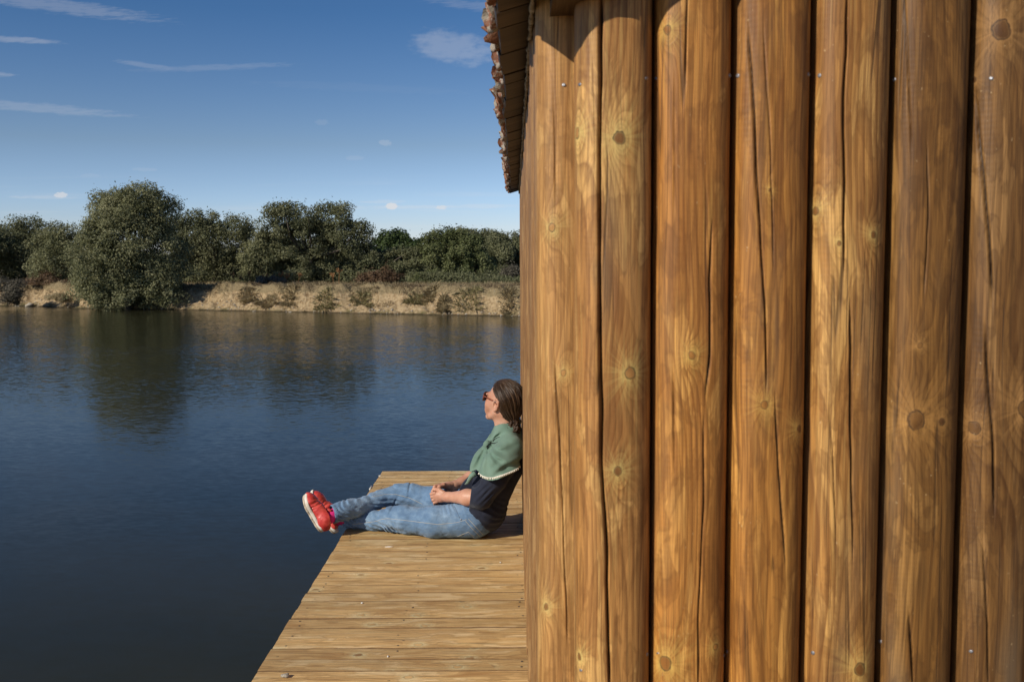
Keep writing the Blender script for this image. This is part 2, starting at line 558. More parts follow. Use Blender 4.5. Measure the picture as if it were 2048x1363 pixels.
LOGS = {
    -1: dict(k=[(1108, 455, 9), (1128, 745, 7), (1098, 1210, 8)], c=[([(1110, 700), (1124, 960), (1136, 1300)], .0009, .004), ([(1109, 180), (1113, 430)], .0007, .003)]),
    0: dict(k=[(1238, 276, 14), (1161, 268, 11), (1258, 745, 13), (1235, 941, 10), (1165, 1310, 8)],
            c=[([(1204, -40), (1201, 170), (1199, 400), (1203, 800), (1204, 940), (1213, 1100), (1219, 1400)], .0019, .012), ([(1228, 560), (1229, 650)], .0007, .003)]),
    1: dict(k=[(1383, 710, 8), (1335, 1322, 15), (1425, 1290, 7), (1340, 62, 9)],
            c=[([(1374, -40), (1372, 110), (1373, 190)], .0009, .004), ([(1423, 440), (1418, 560), (1418, 715), (1408, 800)], .0013, .007),
               ([(1407, 830), (1407, 1028), (1398, 1200), (1396, 1400)], .001, .006), ([(1348, 720), (1350, 960)], .0008, .004), ([(1352, 130), (1350, 440)], .0007, .003)]),
    2: dict(k=[(1529, 808, 9), (1590, 856, 8), (1540, 380, 4)],
            c=[([(1496, 40), (1506, 150), (1512, 320), (1520, 470), (1529, 600), (1533, 790)], .0011, .007), ([(1549, 780), (1556, 900), (1562, 1000), (1570, 1140)], .001, .005),
               ([(1526, 40), (1541, 300), (1548, 560)], .0007, .003)]),
    3: dict(k=[(1637, 422, 9), (1679, 486, 5), (1716, 1336, 14), (1742, 470, 7)],
            c=[([(1694, -40), (1693, 110), (1687, 200), (1688, 300), (1688, 560)], .0014, .008), ([(1698, 590), (1702, 700), (1702, 900), (1706, 1130)], .0013, .007),
               ([(1659, 800), (1668, 980), (1671, 1130)], .0008, .004), ([(1628, 1060), (1630, 1280)], .0007, .003)]),
    4: dict(k=[(1833, 838, 19), (1880, 842, 8), (1840, 690, 6)],
            c=[([(1811, -40), (1818, 160), (1826, 330)], .0008, .004), ([(1852, 270), (1858, 430), (1846, 600)], .0008, .004), ([(1833, 860), (1834, 900)], .0009, .005),
               ([(1815, 1210), (1822, 1300), (1828, 1400)], .0014, .007)]),
    5: dict(k=[(2002, 62, 19), (1951, 854, 13), (2046, 815, 18), (1954, 160, 6)],
            c=[([(1954, 190), (1966, 330), (1978, 470), (1986, 620)], .0014, .008), ([(1970, 640), (1975, 760), (1985, 880), (1990, 1040)], .0012, .007), ([(1965, 1060), (1972, 1200), (1978, 1400)], .001, .005)]),
    6: dict(k=[(2100, 500, 14)], c=[([(2110, -40), (2118, 700), (2110, 1400)], .0012, .006)]),
}
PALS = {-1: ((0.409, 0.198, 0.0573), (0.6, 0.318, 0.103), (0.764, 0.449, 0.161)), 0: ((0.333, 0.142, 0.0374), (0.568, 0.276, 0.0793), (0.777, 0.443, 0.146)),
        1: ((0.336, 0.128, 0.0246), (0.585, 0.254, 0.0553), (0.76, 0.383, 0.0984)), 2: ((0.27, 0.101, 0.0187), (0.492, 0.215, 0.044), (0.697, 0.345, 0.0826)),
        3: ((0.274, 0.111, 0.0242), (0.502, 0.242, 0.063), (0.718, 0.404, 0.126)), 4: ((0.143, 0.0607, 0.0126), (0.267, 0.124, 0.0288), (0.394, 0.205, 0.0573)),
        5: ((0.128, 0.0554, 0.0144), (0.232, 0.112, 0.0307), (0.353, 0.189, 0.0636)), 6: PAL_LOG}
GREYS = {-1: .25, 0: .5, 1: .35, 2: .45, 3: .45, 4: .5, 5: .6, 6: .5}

steel, g = mat('screw steel')
g.out(g.bsdf((.30, .30, .32), .5, None, .5, Metallic=.8))
dkm, g = mat('dark screw hole')
g.out(g.bsdf((.03, .02, .014), .8))
# one screw head: dished disc in a small dark countersink
a = np.linspace(0, 2 * math.pi, 13)[:-1]
sv = [(0, .0, 0)] + [(math.cos(q) * .0018, .0006, math.sin(q) * .0018) for q in a] + [(math.cos(q) * .0042, -.0002, math.sin(q) * .0042) for q in a] \
    + [(math.cos(q) * .0048, .003, math.sin(q) * .0048) for q in a]
sf = [(0, 1 + (j + 1) % 12, 1 + j) for j in range(12)] + [(1 + j, 1 + (j + 1) % 12, 13 + (j + 1) % 12, 13 + j) for j in range(12)] \
    + [(13 + j, 13 + (j + 1) % 12, 25 + (j + 1) % 12, 25 + j) for j in range(12)]
so = mesh_obj('screw', sv, sf, steel)
SCREW = so.data
bpy.data.objects.remove(so)
SCREWS = {-1: [(1128, 170)], 0: [(1166, 170), (1286, 158), (1168, 1336), (1288, 1306)], 1: [(1316, 158), (1452, 152), (1322, 1304), (1442, 1308)], 2: [(1481, 152), (1609, 150), (1457, 1300)],
          3: [(1644, 152), (1630, 1302), (1748, 1292)], 4: [(1793, 160), (1765, 1280)], 5: [(1984, 158), (1944, 1299)], 6: []}

for k in range(-1, 7):
    cx, cy = (SX, SY0) if k < 0 else (.1574 + PITCH_F * k, FY)
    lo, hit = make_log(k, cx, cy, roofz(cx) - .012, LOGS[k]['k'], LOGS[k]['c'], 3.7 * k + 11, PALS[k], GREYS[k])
    for (px, py) in SCREWS[k]:
        a_, z_ = hit(px, py)
        s = inst('screw', SCREW, lo, (math.sin(a_) * (LR * SQ(a_) + .0008), -math.cos(a_) * (LR * SQ(a_) + .0008), z_), (random.uniform(-.3, .3), random.uniform(-.3, .3), a_)).scale = (.75, .75, random.uniform(.55, .8))

# plain logs: a few shared shapes
sidewood = auto_wood('side log wood', ((.28, .13, .042), (.43, .23, .085), (.56, .34, .14)), auto=(7, 1.6, .010), grey=.3)
PLAIN = []
for q in range(5):
    ph = np.radians(np.arange(0, 360, 10))
    z = np.linspace(0, 1, 24)
    PH, Z = np.meshgrid(ph, z)
    rr = LR + .0022 * fbm(np.cos(PH) * 1.6 + 9 * q, np.sin(PH) * 1.6, Z * 3)
    V = np.stack([np.sin(PH) * rr, -np.cos(PH) * rr, Z], -1).reshape(-1, 3)
    n = len(ph)
    i, j = np.meshgrid(np.arange(len(z) - 1), np.arange(n), indexing='ij')
    F = np.stack([i * n + j, i * n + (j + 1) % n, (i + 1) * n + (j + 1) % n, (i + 1) * n + j], -1).reshape(-1, 4)
    o = mesh_obj('log', V, F, sidewood)
    set_uv(o, lambda co: np.stack([np.arctan2(co[:, 0], -co[:, 1]) * LR, co[:, 2] * 1.9], -1))
    PLAIN.append(o.data)
    bpy.data.objects.remove(o)


def plain_log(x, y, zt, r=0):
    o = inst('log', PLAIN[random.randrange(5)], None, (x, y, -.02), (random.uniform(-.002, .002), random.uniform(-.002, .002), r + random.uniform(-.5, .5)))
    o.scale = (1, 1, zt)
    return to_hut(o)


for k in range(7, NF):
    x = .1574 + PITCH_F * k
    plain_log(x, FY, roofz(x))
for k in range(1, NS):
    plain_log(SX + random.uniform(-.0035, .0025), SY0 + SPITCH * k, 1.885)
    plain_log(HX1 + .061, SY0 + SPITCH * k, 1.88)
for k in range(NF - 1):
    x = .20 + PITCH_F * k
    plain_log(x, HY1 + .11, roofz(x), math.pi)
# inner lining behind the logs, dark in the joints
lin, g = mat('inner boards')
g.out(g.bsdf((.05, .032, .018), .9))
zt = 1.86
ridz = roofz(RIDGE_X) - .03
pent = [(.13, zt), (RIDGE_X, ridz), (HX1 + .03, zt), (HX1 + .03, 0), (.13, 0)]
V = [(x, 1.66, z) for x, z in pent] + [(x, HY1 + .06, z) for x, z in pent]
F = [(0, 1, 2, 3, 4), (9, 8, 7, 6, 5)] + [(i, i + 5, (i + 1) % 5 + 5, (i + 1) % 5) for i in range(5)]
to_hut(mesh_obj('inner_wall', V, F, lin, None, False))

# wall plate along the top of the side wall, with pale dusty edge strip (cobweb and mortar)
beamw = auto_wood('roof timber', ((.09, .05, .022), (.13, .075, .036), (.17, .10, .05)), auto=None, grey=.4, lathe=False)
V, F = boxm(.060, .15, 1.53, HY1 + .16, 1.842, 1.872)
o = mesh_obj('wall_plate', V, F, beamw, None, False)
set_uv(o, lambda co: np.stack([co[:, 0] + co[:, 2], co[:, 1]], -1)); to_hut(o)
mor, g = mat('pale dusty mortar')
nn = g.noise(g.obj(), 90, 4, .65)
g.out(g.bsdf(g.ramp(nn, [(.3, (.10, .085, .07)), (.5, (.30, .27, .23)), (.65, (.5, .47, .41))]), .95, g.bump(nn, .8, .01)))
ys = np.linspace(1.56, HY1 + .1, 420)
pts = np.stack([.032 + .0015 * vnoise(ys * 40, 0.3, 0), ys, 1.866 + .002 * vnoise(ys * 25, 5., 0)], -1)
V, F = tube(pts, .0042 + .0022 * vnoise(ys * 60, 1.0, 0) + .001 * vnoise(ys * 170, 2., 0), 6)
to_hut(mesh_obj('mortar_strip', V, F, mor))

# sarking boards over the walls
V, F = [], []
bd = auto_wood('roof boards', ((.022, .012, .006), (.036, .020, .011), (.055, .031, .017)), auto=None, grey=.4, lathe=False)
BM = []
for q in range(3):
    V, F = boxm(0, 1, .002, .118, 0, .014)
    o = mesh_obj('roof_board', V, F, bd, None, False)
    set_uv(o, lambda co: np.stack([co[:, 1] + co[:, 2], co[:, 0]], -1))
    BM.append(o.data); bpy.data.objects.remove(o)
L = (RIDGE_X + .045) / math.cos(math.atan(ROOF_M))
nb = int((HY1 + .2 - 1.49) / .12)
for i in range(nb):
    for side in (0, 1):
        x0 = -.024 + random.uniform(-.006, .006)
        o = inst('roof_board', BM[i % 3])
        z0 = roofz(x0) + random.uniform(-.002, .002)
        if side == 0:
            o.location = (x0, 1.51 + .12 * i, z0); o.rotation_euler = (0, -math.atan(ROOF_M), 0)
            o.scale = (L - .035, 1, 1)
        else:
            o.location = (2 * RIDGE_X - x0, 1.49 + .12 * i + .118, z0); o.rotation_euler = (0, -math.atan(ROOF_M), math.pi)
            o.scale = (L - .035, 1, 1)
        to_hut(o)

# clay barrel tiles
tm, g = mat('old clay tile')
p = g.obj(); rn = g.rnd()
pv = g.n('ShaderNodeVectorMath', operation='ADD'); g.put(pv.inputs[0], p); g.put(pv.inputs[1], g.comb(g.mul(rn, 13), g.mul(rn, 7), 0.0))
pv = pv.outputs[0]
n1 = g.noise(pv, 9, 4, .6); n2 = g.noise(pv, 60, 4, .7); n3 = g.noise(pv, 24, 5, .7)
col = g.ramp(n1, [(.3, (.13, .050, .030)), (.5, (.22, .095, .055)), (.7, (.30, .15, .09))])
col = g.mix(g.mr(n3, .48, .56, 0, .85), col, (.36, .33, .27))
col = g.mix(g.mr(n2, .58, .66, 0, .8), col, (.09, .075, .055))
g.out(g.bsdf(col, .9, g.bump(g.add(n2, n3), .9, .008), .2))
TM = []
for q in range(5):
    nA, nL, th = 14, 12, .011
    V, F = [], []
    for li in range(nL + 1):
        t = li / nL
        x = t * .42
        r0 = .082 - .014 * t
        for lay in (0, 1):
            for ai in range(nA + 1):
                a_ = -R(82) + R(164) * ai / nA
                rr = r0 - lay * th + .0022 * float(vnoise(ai * .7 + q * 9, li * .6, lay))
                xx = x
                if li == 0: xx += .009 * float(vnoise(ai * .9 + 31 * q, 2.0, 0)) + .006 * float(vnoise(ai * 2.3 + 3 * q, 7, 0))
                V.append((xx, math.sin(a_) * rr, math.cos(a_) * rr - r0 * .6))
    W = 2 * (nA + 1)
    for li in range(nL):
        for ai in range(nA):
            b = li * W + ai
            F.append((b, b + 1, b + W + 1, b + W))
            b2 = b + nA + 1
            F.append((b2, b2 + W, b2 + W + 1, b2 + 1))
        for e in (0, nA):
            b = li * W + e
            F.append((b, b + W, b + W + nA + 1, b + nA + 1))
    for ai in range(nA):
        b = ai; F.append((b, b + nA + 1, b + nA + 2, b + 1))
        b = nL * W + ai; F.append((b, b + 1, b + nA + 2, b + nA + 1))
    o = mesh_obj('roof_tile', V, F, tm, None, True)
    TM.append(o.data); bpy.data.objects.remove(o)
TP = .196
ncol = int((HY1 + .25 - 1.46) / TP) + 1
far = []
sl = math.atan(ROOF_M)
for side in (0, 1):
    for c in range(ncol):
        for r_ in range(5):
            for kind in (0, 1):
                t = r_ * .335
                xo = -.040 + t * math.cos(sl) + random.uniform(-.010, .008) + (.012 if kind else -.004)
                zo = roofz(-.040) + t * math.sin(sl) + .010 + r_ * .002 + (.052 if kind else .030)
                y = 1.515 + TP * c + (TP / 2 if kind else 0) + random.uniform(-.006, .006)
                xx = xo if side == 0 else 2 * RIDGE_X - xo
                if side == 0:
                    o = inst('roof_tile', random.choice(TM), None, (xx, y, zo), (math.pi if kind == 0 else 0, -sl + random.uniform(-.015, .015), random.uniform(-.03, .03)))
                    to_hut(o)
                else:
                    Mx = Matrix.Translation((xx, y, zo)) @ Matrix.Rotation(math.pi, 4, 'Z') @ Matrix.Rotation(-sl, 4, 'Y') @ Matrix.Rotation(math.pi if kind == 0 else 0, 4, 'X')
                    far.append((TM[0], Mx))
me0 = far[0][0]
v0 = np.array([v.co for v in me0.vertices]); f0 = [tuple(p.vertices) for p in me0.polygons]
Vs, Fs = [], []
for i, (_, Mx) in enumerate(far):
    A = np.array(Mx)
    Vs.append(v0 @ A[:3, :3].T + A[:3, 3]); Fs.append(np.array(f0) + i * len(v0))
tag(to_hut(mesh_obj('far_slope_tiles', np.concatenate(Vs), np.concatenate(Fs), tm)), kind='stuff')
# ridge tiles
for i in range(14):
    o = inst('ridge_tile', TM[i % 5], None, (RIDGE_X, 1.48 + .38 * i, roofz(RIDGE_X) + .11), (0, 0, math.pi / 2))
    o.scale = (1, 1.25, 1.1)
    to_hut(o)

# ================================================================== DECK
DX0 = -.915
DY1 = 6.74
BW = .1038
deck = thing('deck', 'pale pine plank deck over the water along the log wall', 'deck', (0, 2, -.1))
dinv = Matrix.Translation((0, -2, .1))


def to_deck(o):
    o.parent = deck; o.matrix_parent_inverse = dinv
    return o


dm = auto_wood('deck pine', PAL_DECK, auto=(8.5, 2.1, .012), grey=.10, lathe=False, line_amt=.55, K=5, ringA=70, rough=.62, ringamt=.5, patch=.12, bump=.5, checks=.5)
plankL = {}


edge_m, g = mat('stained plank edge')
g.out(g.bsdf(g.ramp(g.noise(g.obj(), 30, 3), [(.3, (.11, .058, .024)), (.7, (.22, .125, .055))]), .85))


def plank_mesh(L, q):
    """board with eased edges, a slight crown and slightly wavy sides; x runs along it"""
    nx = max(8, int(L / .09))
    prof = [(-.5, -1), (-.5, -.06), (-.492, -.01), (-.48, 0), (-.2, .018), (0, .022), (.2, .018), (.48, 0), (.492, -.01), (.5, -.06), (.5, -1)]
    V, F = [], []
    w, th = BW - .0052, .027
    for i in range(nx + 1):
        x = L * i / nx
        wob = .0011 * float(vnoise(x * 1.7, q * 3.1, 0)); zo = .0008 * float(vnoise(x * 1.2, q * 5.3, 9))
        for (a_, b_) in prof:
            V.append((x, a_ * w + wob, b_ * th + zo))
    n = len(prof)
    for i in range(nx):
        for j in range(n):
            k = (j + 1) % n
            F.append((i * n + j, (i + 1) * n + j, (i + 1) * n + k, i * n + k))
    F.append(tuple(range(n))); F.append(tuple(nx * n + j for j in range(n))[::-1])
    o = mesh_obj('plank', V, F, dm, None, False)
    o.data.materials.append(edge_m)
    mi = [1 if (q < nx * n and q % n in (0, 1, 8, 9, 10)) else 0 for q in range(len(F))]
    o.data.polygons.foreach_set('material_index', mi)
    set_uv(o, lambda co: np.stack([co[:, 1] + co[:, 2], co[:, 0]], -1))
    me = o.data; bpy.data.objects.remove(o)
    return me


short = [plank_mesh(.99, q) for q in range(6)]
longm = [plank_mesh(3.95, q) for q in range(3)]
dark_screw, g = mat('deck screw')
g.out(g.bsdf((.05, .042, .035), .5, None, .5))
o = mesh_obj('screw', [(x, z, -y + .0005) for x, y, z in sv], [f[::-1] for f in sf], dark_screw)
DSC = o.data; bpy.data.objects.remove(o)
i = 0
y = DY1
planks = []
while y - BW > -1.4:
    y0 = y - BW / 2
    wide = y0 < 1.44
    me = longm[i % 3] if wide else short[i % 6]
    o = inst('plank', me, None, (DX0 + random.uniform(-.004, .004), y0, random.uniform(-.0012, .0012)), (random.uniform(-.006, .006), 0, random.uniform(-.0006, .0006)))
    to_deck(o)
    if y0 > 2.6:
        for sx in (.05, .47, .93):
            for sy in (-.026, .026):
                if random.random() < .4:
                    inst('screw', DSC, o, (sx + random.uniform(-.012, .012), sy + random.uniform(-.006, .006), .0006))
    y -= BW
    i += 1
# joists, edge beam and posts
jm = auto_wood('joist wood', ((.15, .085, .04), (.22, .13, .065), (.3, .19, .1)), auto=None, grey=.5, lathe=False)
for x in (DX0 + .05, DX0 + .47, DX0 + .93, 1.2, 2.0, 2.9):
    V, F = boxm(-.025, .025, 0, (DY1 - .03 if x < 0.1 else 1.45) + 1.35, -.15, 0)
    o = mesh_obj('joist', V, F, jm, None, False)
    set_uv(o, lambda co: np.stack([co[:, 0] + co[:, 2], co[:, 1]], -1))
    o.location = (x, -1.35, -.030); to_deck(o)
for x in (DX0 + .09, .1, 2.9):
    for yy in (-1.2, 1.0, 3.2, 5.2, 6.6):
        if x > 1 and yy > 1.2: pass
        V, F = tube([(0, 0, -2.2), (0, 0, -.03)], .065, 14)
        o = mesh_obj('post', V, F, jm)
        set_uv(o, lambda co: np.stack([np.arctan2(co[:, 0], co[:, 1]) * .06, co[:, 2]], -1))
        o.location = (x + .03, yy, -.02); to_deck(o)
# hut floor frame on piles
V, F = boxm(.05, HX1 + .1, 1.55, HY1 + .15, -.18, -.034)
fo = mesh_obj('floor_frame', V, F, jm, None, False)
set_uv(fo, lambda co: np.stack([co[:, 0] + co[:, 2], co[:, 1]], -1)); to_hut(fo)

# little things lying on the deck
pm, g = mat('pale stone')
g.out(g.bsdf(g.ramp(g.noise(g.obj(), 90, 4, .6), [(.35, (.20, .17, .13)), (.6, (.5, .45, .37))]), .9, g.bump(g.noise(g.obj(), 200, 3), .7, .003)))


def lump(name, c, s, seed, m):
    V, F = [], []
    nu, nv = 12, 7
    for i in range(nv + 1):
        th = math.pi * i / nv
        for j in range(nu):
            ph_ = 2 * math.pi * j / nu
            d = np.array([math.sin(th) * math.cos(ph_), math.sin(th) * math.sin(ph_), math.cos(th)])
            r = 1 + .45 * float(vnoise(d[0] * 1.7 + seed, d[1] * 1.7, d[2] * 1.7))
            V.append(tuple(d * np.array(s) * r))
    for i in range(nv):
        for j in range(nu):
            F.append((i * nu + j, (i + 1) * nu + j, (i + 1) * nu + (j + 1) % nu, i * nu + (j + 1) % nu))
    o = mesh_obj(name, V, F, m)
    o.location = c
    return o


q = onz(571, 1352, .004)
tag(lump('pebble', (q[0], q[1], .009), (.014, .011, .008), 4, pm), 'small pale pebble on the deck near its outer edge', 'pebble')
wm, g = mat('white dropping')
g.out(g.bsdf((.75, .73, .68), .8))
for (px, py, w, h, lab) in ((778, 1093, .022, .004, 'longest white dropping streak on the deck in front of the jeans'), (760, 951, .010, .008, 'white dropping on the far corner of the deck'),
                            (724, 1205, .005, .005, 'tiny white speck on a plank knot in the middle of the deck'),
                            (1001, 1124, .004, .006, 'tiny white speck on the deck near the log wall'), (776, 1312, .003, .009, 'tiny upright white splinter on the deck near the bottom')):
    q = onz(px, py, .0015)
    tag(lump('bird_dropping', (q[0], q[1], .0024), (w, h, .0022), px, wm), lab, 'bird dropping')
q = onz(742, 974, -.003)
tag(lump('bird_dropping', (q[0] - .002, q[1], -.008), (.005, .05, .010), 5, wm), 'white dropping smeared down the outer edge of the deck', 'bird dropping')

# ================================================================== WATER AND LAND
WZ = -.75
SHP = [(-900, 596), (-300, 607), (0, 612), (60, 612), (160, 617), (380, 620), (640, 625), (830, 629), (1040, 633), (1500, 643)]
SH = np.array([onz(px, py, WZ)[:2] for px, py in SHP])


def yshore(x):
    return np.interp(x, SH[:, 0], SH[:, 1])


wat, g = mat('pond water')
p = g.pos(); x, y, z = g.sep(p)
# patches of breeze and calm
brz = g.mr(g.noise(g.comb(g.mul(x, .10), g.mul(y, .16), 0), 1, 2, .5), .35, .65, .55, 1.0)
nearc = g.mr(y, 6, 26, .20, 1.0)
w1 = g.noise(g.comb(g.mul(x, 2.2), g.mul(y, 4.4), 0.0), 1, 3, .55, .5)
w2 = g.noise(g.comb(g.mul(x, 7), g.mul(y, 15), 4.0), 1, 3, .6, .4)
w3 = g.noise(g.comb(g.mul(x, .5), g.mul(y, 1.0), 8.0), 1, 2, .5)
h = g.add(g.add(g.mul(w1, .040), g.mul(w2, .017)), g.mul(w3, .03))
def slopes(sx, sy, det, ds, seed):
    nd = g.n('ShaderNodeTexNoise'); g.put(nd.inputs['Vector'], g.comb(g.mul(x, sx), g.mul(y, sy), seed))
    nd.inputs['Scale'].default_value = 1; nd.inputs['Detail'].default_value = det; nd.inputs['Roughness'].default_value = .6; nd.inputs['Distortion'].default_value = ds
    a_, b_, _ = g.sep(nd.outputs['Color'])
    return g.sub(a_, .5), g.sub(b_, .5)


amp = g.mul(g.mul(brz, nearc), g.mr(y, 14, 32, 1.0, 1.9))
s1x, s1y = slopes(1.6, 4.5, 2, .4, 0.)
s2x, s2y = slopes(9., 24., 3, .4, 5.)
nx_ = g.mul(g.add(g.mul(s1x, .05), g.mul(s2x, .20)), amp)
ny_ = g.mul(g.add(g.mul(s1y, .085), g.mul(s2y, .44)), amp)
nv_ = g.n('ShaderNodeVectorMath', operation='NORMALIZE'); g.put(nv_.inputs[0], g.comb(nx_, ny_, 1.0))
nrm = nv_.outputs[0]
deepc = g.mix(g.mr(g.noise(g.comb(g.mul(x, .4), g.mul(y, .5), 2.), 1, 3), .3, .7), (.022, .023, .011), (.030, .029, .014))
g.out(g.bsdf(deepc, .10, nrm, .5, IOR=1.24, Specular_Tint=(1.0, .90, .66, 1)))
xs = [-400, 400]
V = [(-400, -60, WZ), (400, -60, WZ), (400, 120, WZ), (-400, 120, WZ)]
tag(mesh_obj('water', V, [(0, 1, 2, 3)], wat, None, False), kind='structure')

# far bank and land
BH = 1.02   # height of the bank top over the water


def bank_h(x):
    return BH + .10 * fbm(x * .12, 3.0, 0, 2)


def bank_z(x, t):
    """height of the land at x, t metres inland of the waterline"""
    x = np.asarray(x, float); t = np.asarray(t, float)
    bh = bank_h(x)
    steep = .9 + .35 * vnoise(x * .35, 1.0, 0) + .18 * vnoise(x * 1.3, 4., 0)
    foot = .18 + .16 * (vnoise(x * .5, 7., 0) * .5 + .5)
    face = np.clip((t - .55 - .35 * vnoise(x * .8, 9., 0)) / (steep * .75), 0, 1)
    face = face * face * (3 - 2 * face)
    zz = np.where(t < 0, t * .35, 0) + foot * np.clip(t / .6, 0, 1) * 1.0 + (bh - foot) * face
    rough = (.24 * fbm(x * 1.8, t * 2.6, 2., 4) + .10 * fbm(x * 7, t * 7, 3., 3)) * np.clip(t / .2, 0, 1) * np.clip(1 - (t - 1.9) / .8, .05, 1)
    zz = zz + rough
    return WZ + zz + np.clip(t - 12, 0, 600) * .004


ta = np.concatenate([np.linspace(-3, -.2, 8), np.linspace(0, 3, 46), np.linspace(3.2, 9, 14), np.array([12, 18, 30, 60, 120, 300, 900, 2600])])
xa = np.concatenate([[-2600, -900, -300, -120, -70], np.linspace(-45, -28, 60), np.linspace(-27.9, 4, 520), np.linspace(4.2, 30, 60), [70, 120, 300, 900, 2600]])
XX, TT = np.meshgrid(xa, ta, indexing='ij')
YY = yshore(XX) + TT
ZZ = bank_z(XX, TT)
nI, nJ = XX.shape
i, j = np.meshgrid(np.arange(nI - 1), np.arange(nJ - 1), indexing='ij')
F = np.stack([i * nJ + j, (i + 1) * nJ + j, (i + 1) * nJ + j + 1, i * nJ + j + 1], -1).reshape(-1, 4)
soil, g = mat('bank soil and dry grass')
t_at = g.attr('inland')
p = g.pos(); x, y, z = g.sep(p)
n1 = g.noise(p, 1.6, 5, .65); n2 = g.noise(p, 9, 4, .65); n3 = g.noise(p, 30, 3, .6)
dirt = g.ramp(n2, [(.25, (.12, .075, .038)), (.38, (.30, .205, .110)), (.52, (.46, .34, .195)), (.75, (.58, .45, .28))])
grs = g.ramp(n3, [(.3, (.14, .105, .055)), (.5, (.28, .215, .12)), (.7, (.44, .35, .21))])
hi = g.sub(z, WZ)
gm = g.add(g.mr(hi, .55, .95, 0, .8), g.mul(g.sub(n1, .5), 1.7))
gm = g.add(gm, g.mul(g.sub(n2, .5), .7))
col = g.mix(g.mr(gm, .38, .55), dirt, grs)
# green wash at the foot, wet line at the water
col = g.mix(g.mul(g.mr(hi, .22, .06), g.mr(n1, .42, .6, 0, .75)), col, (.085, .085, .03))
col = g.mix(g.mr(hi, .07, .01, 0, .8), col, (.035, .027, .018))
path = g.mul(g.mr(g.m('ABSOLUTE', g.sub(t_at, 4.1)), 1.5, 1.0), g.mr(n2, .25, .5, .6, 1))
col = g.mix(path, col, (.42, .31, .20))
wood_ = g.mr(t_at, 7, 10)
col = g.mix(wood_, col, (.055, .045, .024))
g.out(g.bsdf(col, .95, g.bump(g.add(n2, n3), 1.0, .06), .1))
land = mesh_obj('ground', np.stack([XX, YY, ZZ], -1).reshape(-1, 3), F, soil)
tag(land, kind='structure')
at = land.data.attributes.new('inland', 'FLOAT', 'POINT')
at.data.foreach_set('value', TT.astype(np.float32).ravel())


# ------------------------------------------------------------------ foliage
def leaf_mat(name, c1, c2, c3, tr=.25):
    m, g = mat(name)
    t = g.attr('tone')
    pn = g.noise(g.pos(), .9, 2)
    col = g.ramp(g.add(g.mul(t, .75), g.mul(pn, .35)), [(.1, c1), (.5, c2), (.92, c3)])
    a_ = g.bsdf(col, .55, None, .3)
    tl = g.n('ShaderNodeBsdfTranslucent'); g.put(tl.inputs[0], col)
    mx = g.n('ShaderNodeMixShader'); mx.inputs[0].default_value = tr
    g.put(mx.inputs[1], a_); g.put(mx.inputs[2], tl.outputs[0])
    g.out(mx.outputs[0])
    return m


LM = {
    'willow': leaf_mat('willow leaves', (.105, .110, .050), (.205, .208, .100), (.350, .340, .190), .35),
    'oak': leaf_mat('holm oak leaves', (.072, .080, .038), (.150, .158, .078), (.270, .265, .140), .35),
    'green': leaf_mat('fig leaves', (.030, .048, .014), (.055, .085, .025), (.10, .135, .045)),
    'ivy': leaf_mat('ivy leaves', (0.058, 0.077, 0.026), (0.109, 0.128, 0.046), (0.205, 0.211, 0.090)),
    'grey': leaf_mat('grey shrub leaves', (0.077, 0.067, 0.049), (0.134, 0.119, 0.087), (0.230, 0.205, 0.154)),
    'brown': leaf_mat('bramble leaves', (0.090, 0.051, 0.028), (0.160, 0.096, 0.054), (0.243, 0.166, 0.096)),
    'dry': leaf_mat('dry grass blades', (.19, .14, .075), (.36, .285, .16), (.52, .44, .27), .35),
    'scrub': leaf_mat('dry scrub leaves', (.085, .058, .030), (.20, .145, .080), (.33, .26, .15), .2),
    'tuss': leaf_mat('tussock blades', (.15, .13, .055), (.30, .26, .12), (.46, .41, .23), .35),
}
bark, g = mat('bark')
g.out(g.bsdf(g.ramp(g.noise(g.obj(), 8, 4), [(.3, (.045, .035, .026)), (.7, (.12, .10, .08))]), .9))


def leaves_mesh(name, pos, nrm, size, tone, m, parent, aspect=.5):
    n = len(pos)
    up = rng.normal(size=(n, 3))
    a_ = np.cross(nrm, up); a_ /= np.linalg.norm(a_, axis=1)[:, None] + 1e-9
    b_ = np.cross(nrm, a_)
    s = size[:, None]
    fold = nrm * s * .12
    V = np.stack([pos - a_ * s * .5, pos + b_ * s * .5 * aspect + fold, pos + a_ * s * .5, pos - b_ * s * .5 * aspect + fold], 1).reshape(-1, 3)
    F = np.arange(4 * n).reshape(-1, 4)
    o = mesh_obj(name, V, F, m, parent, False)
    at = o.data.attributes.new('tone', 'FLOAT', 'POINT')
    at.data.foreach_set('value', np.repeat(tone, 4).astype(np.float32))
    return o


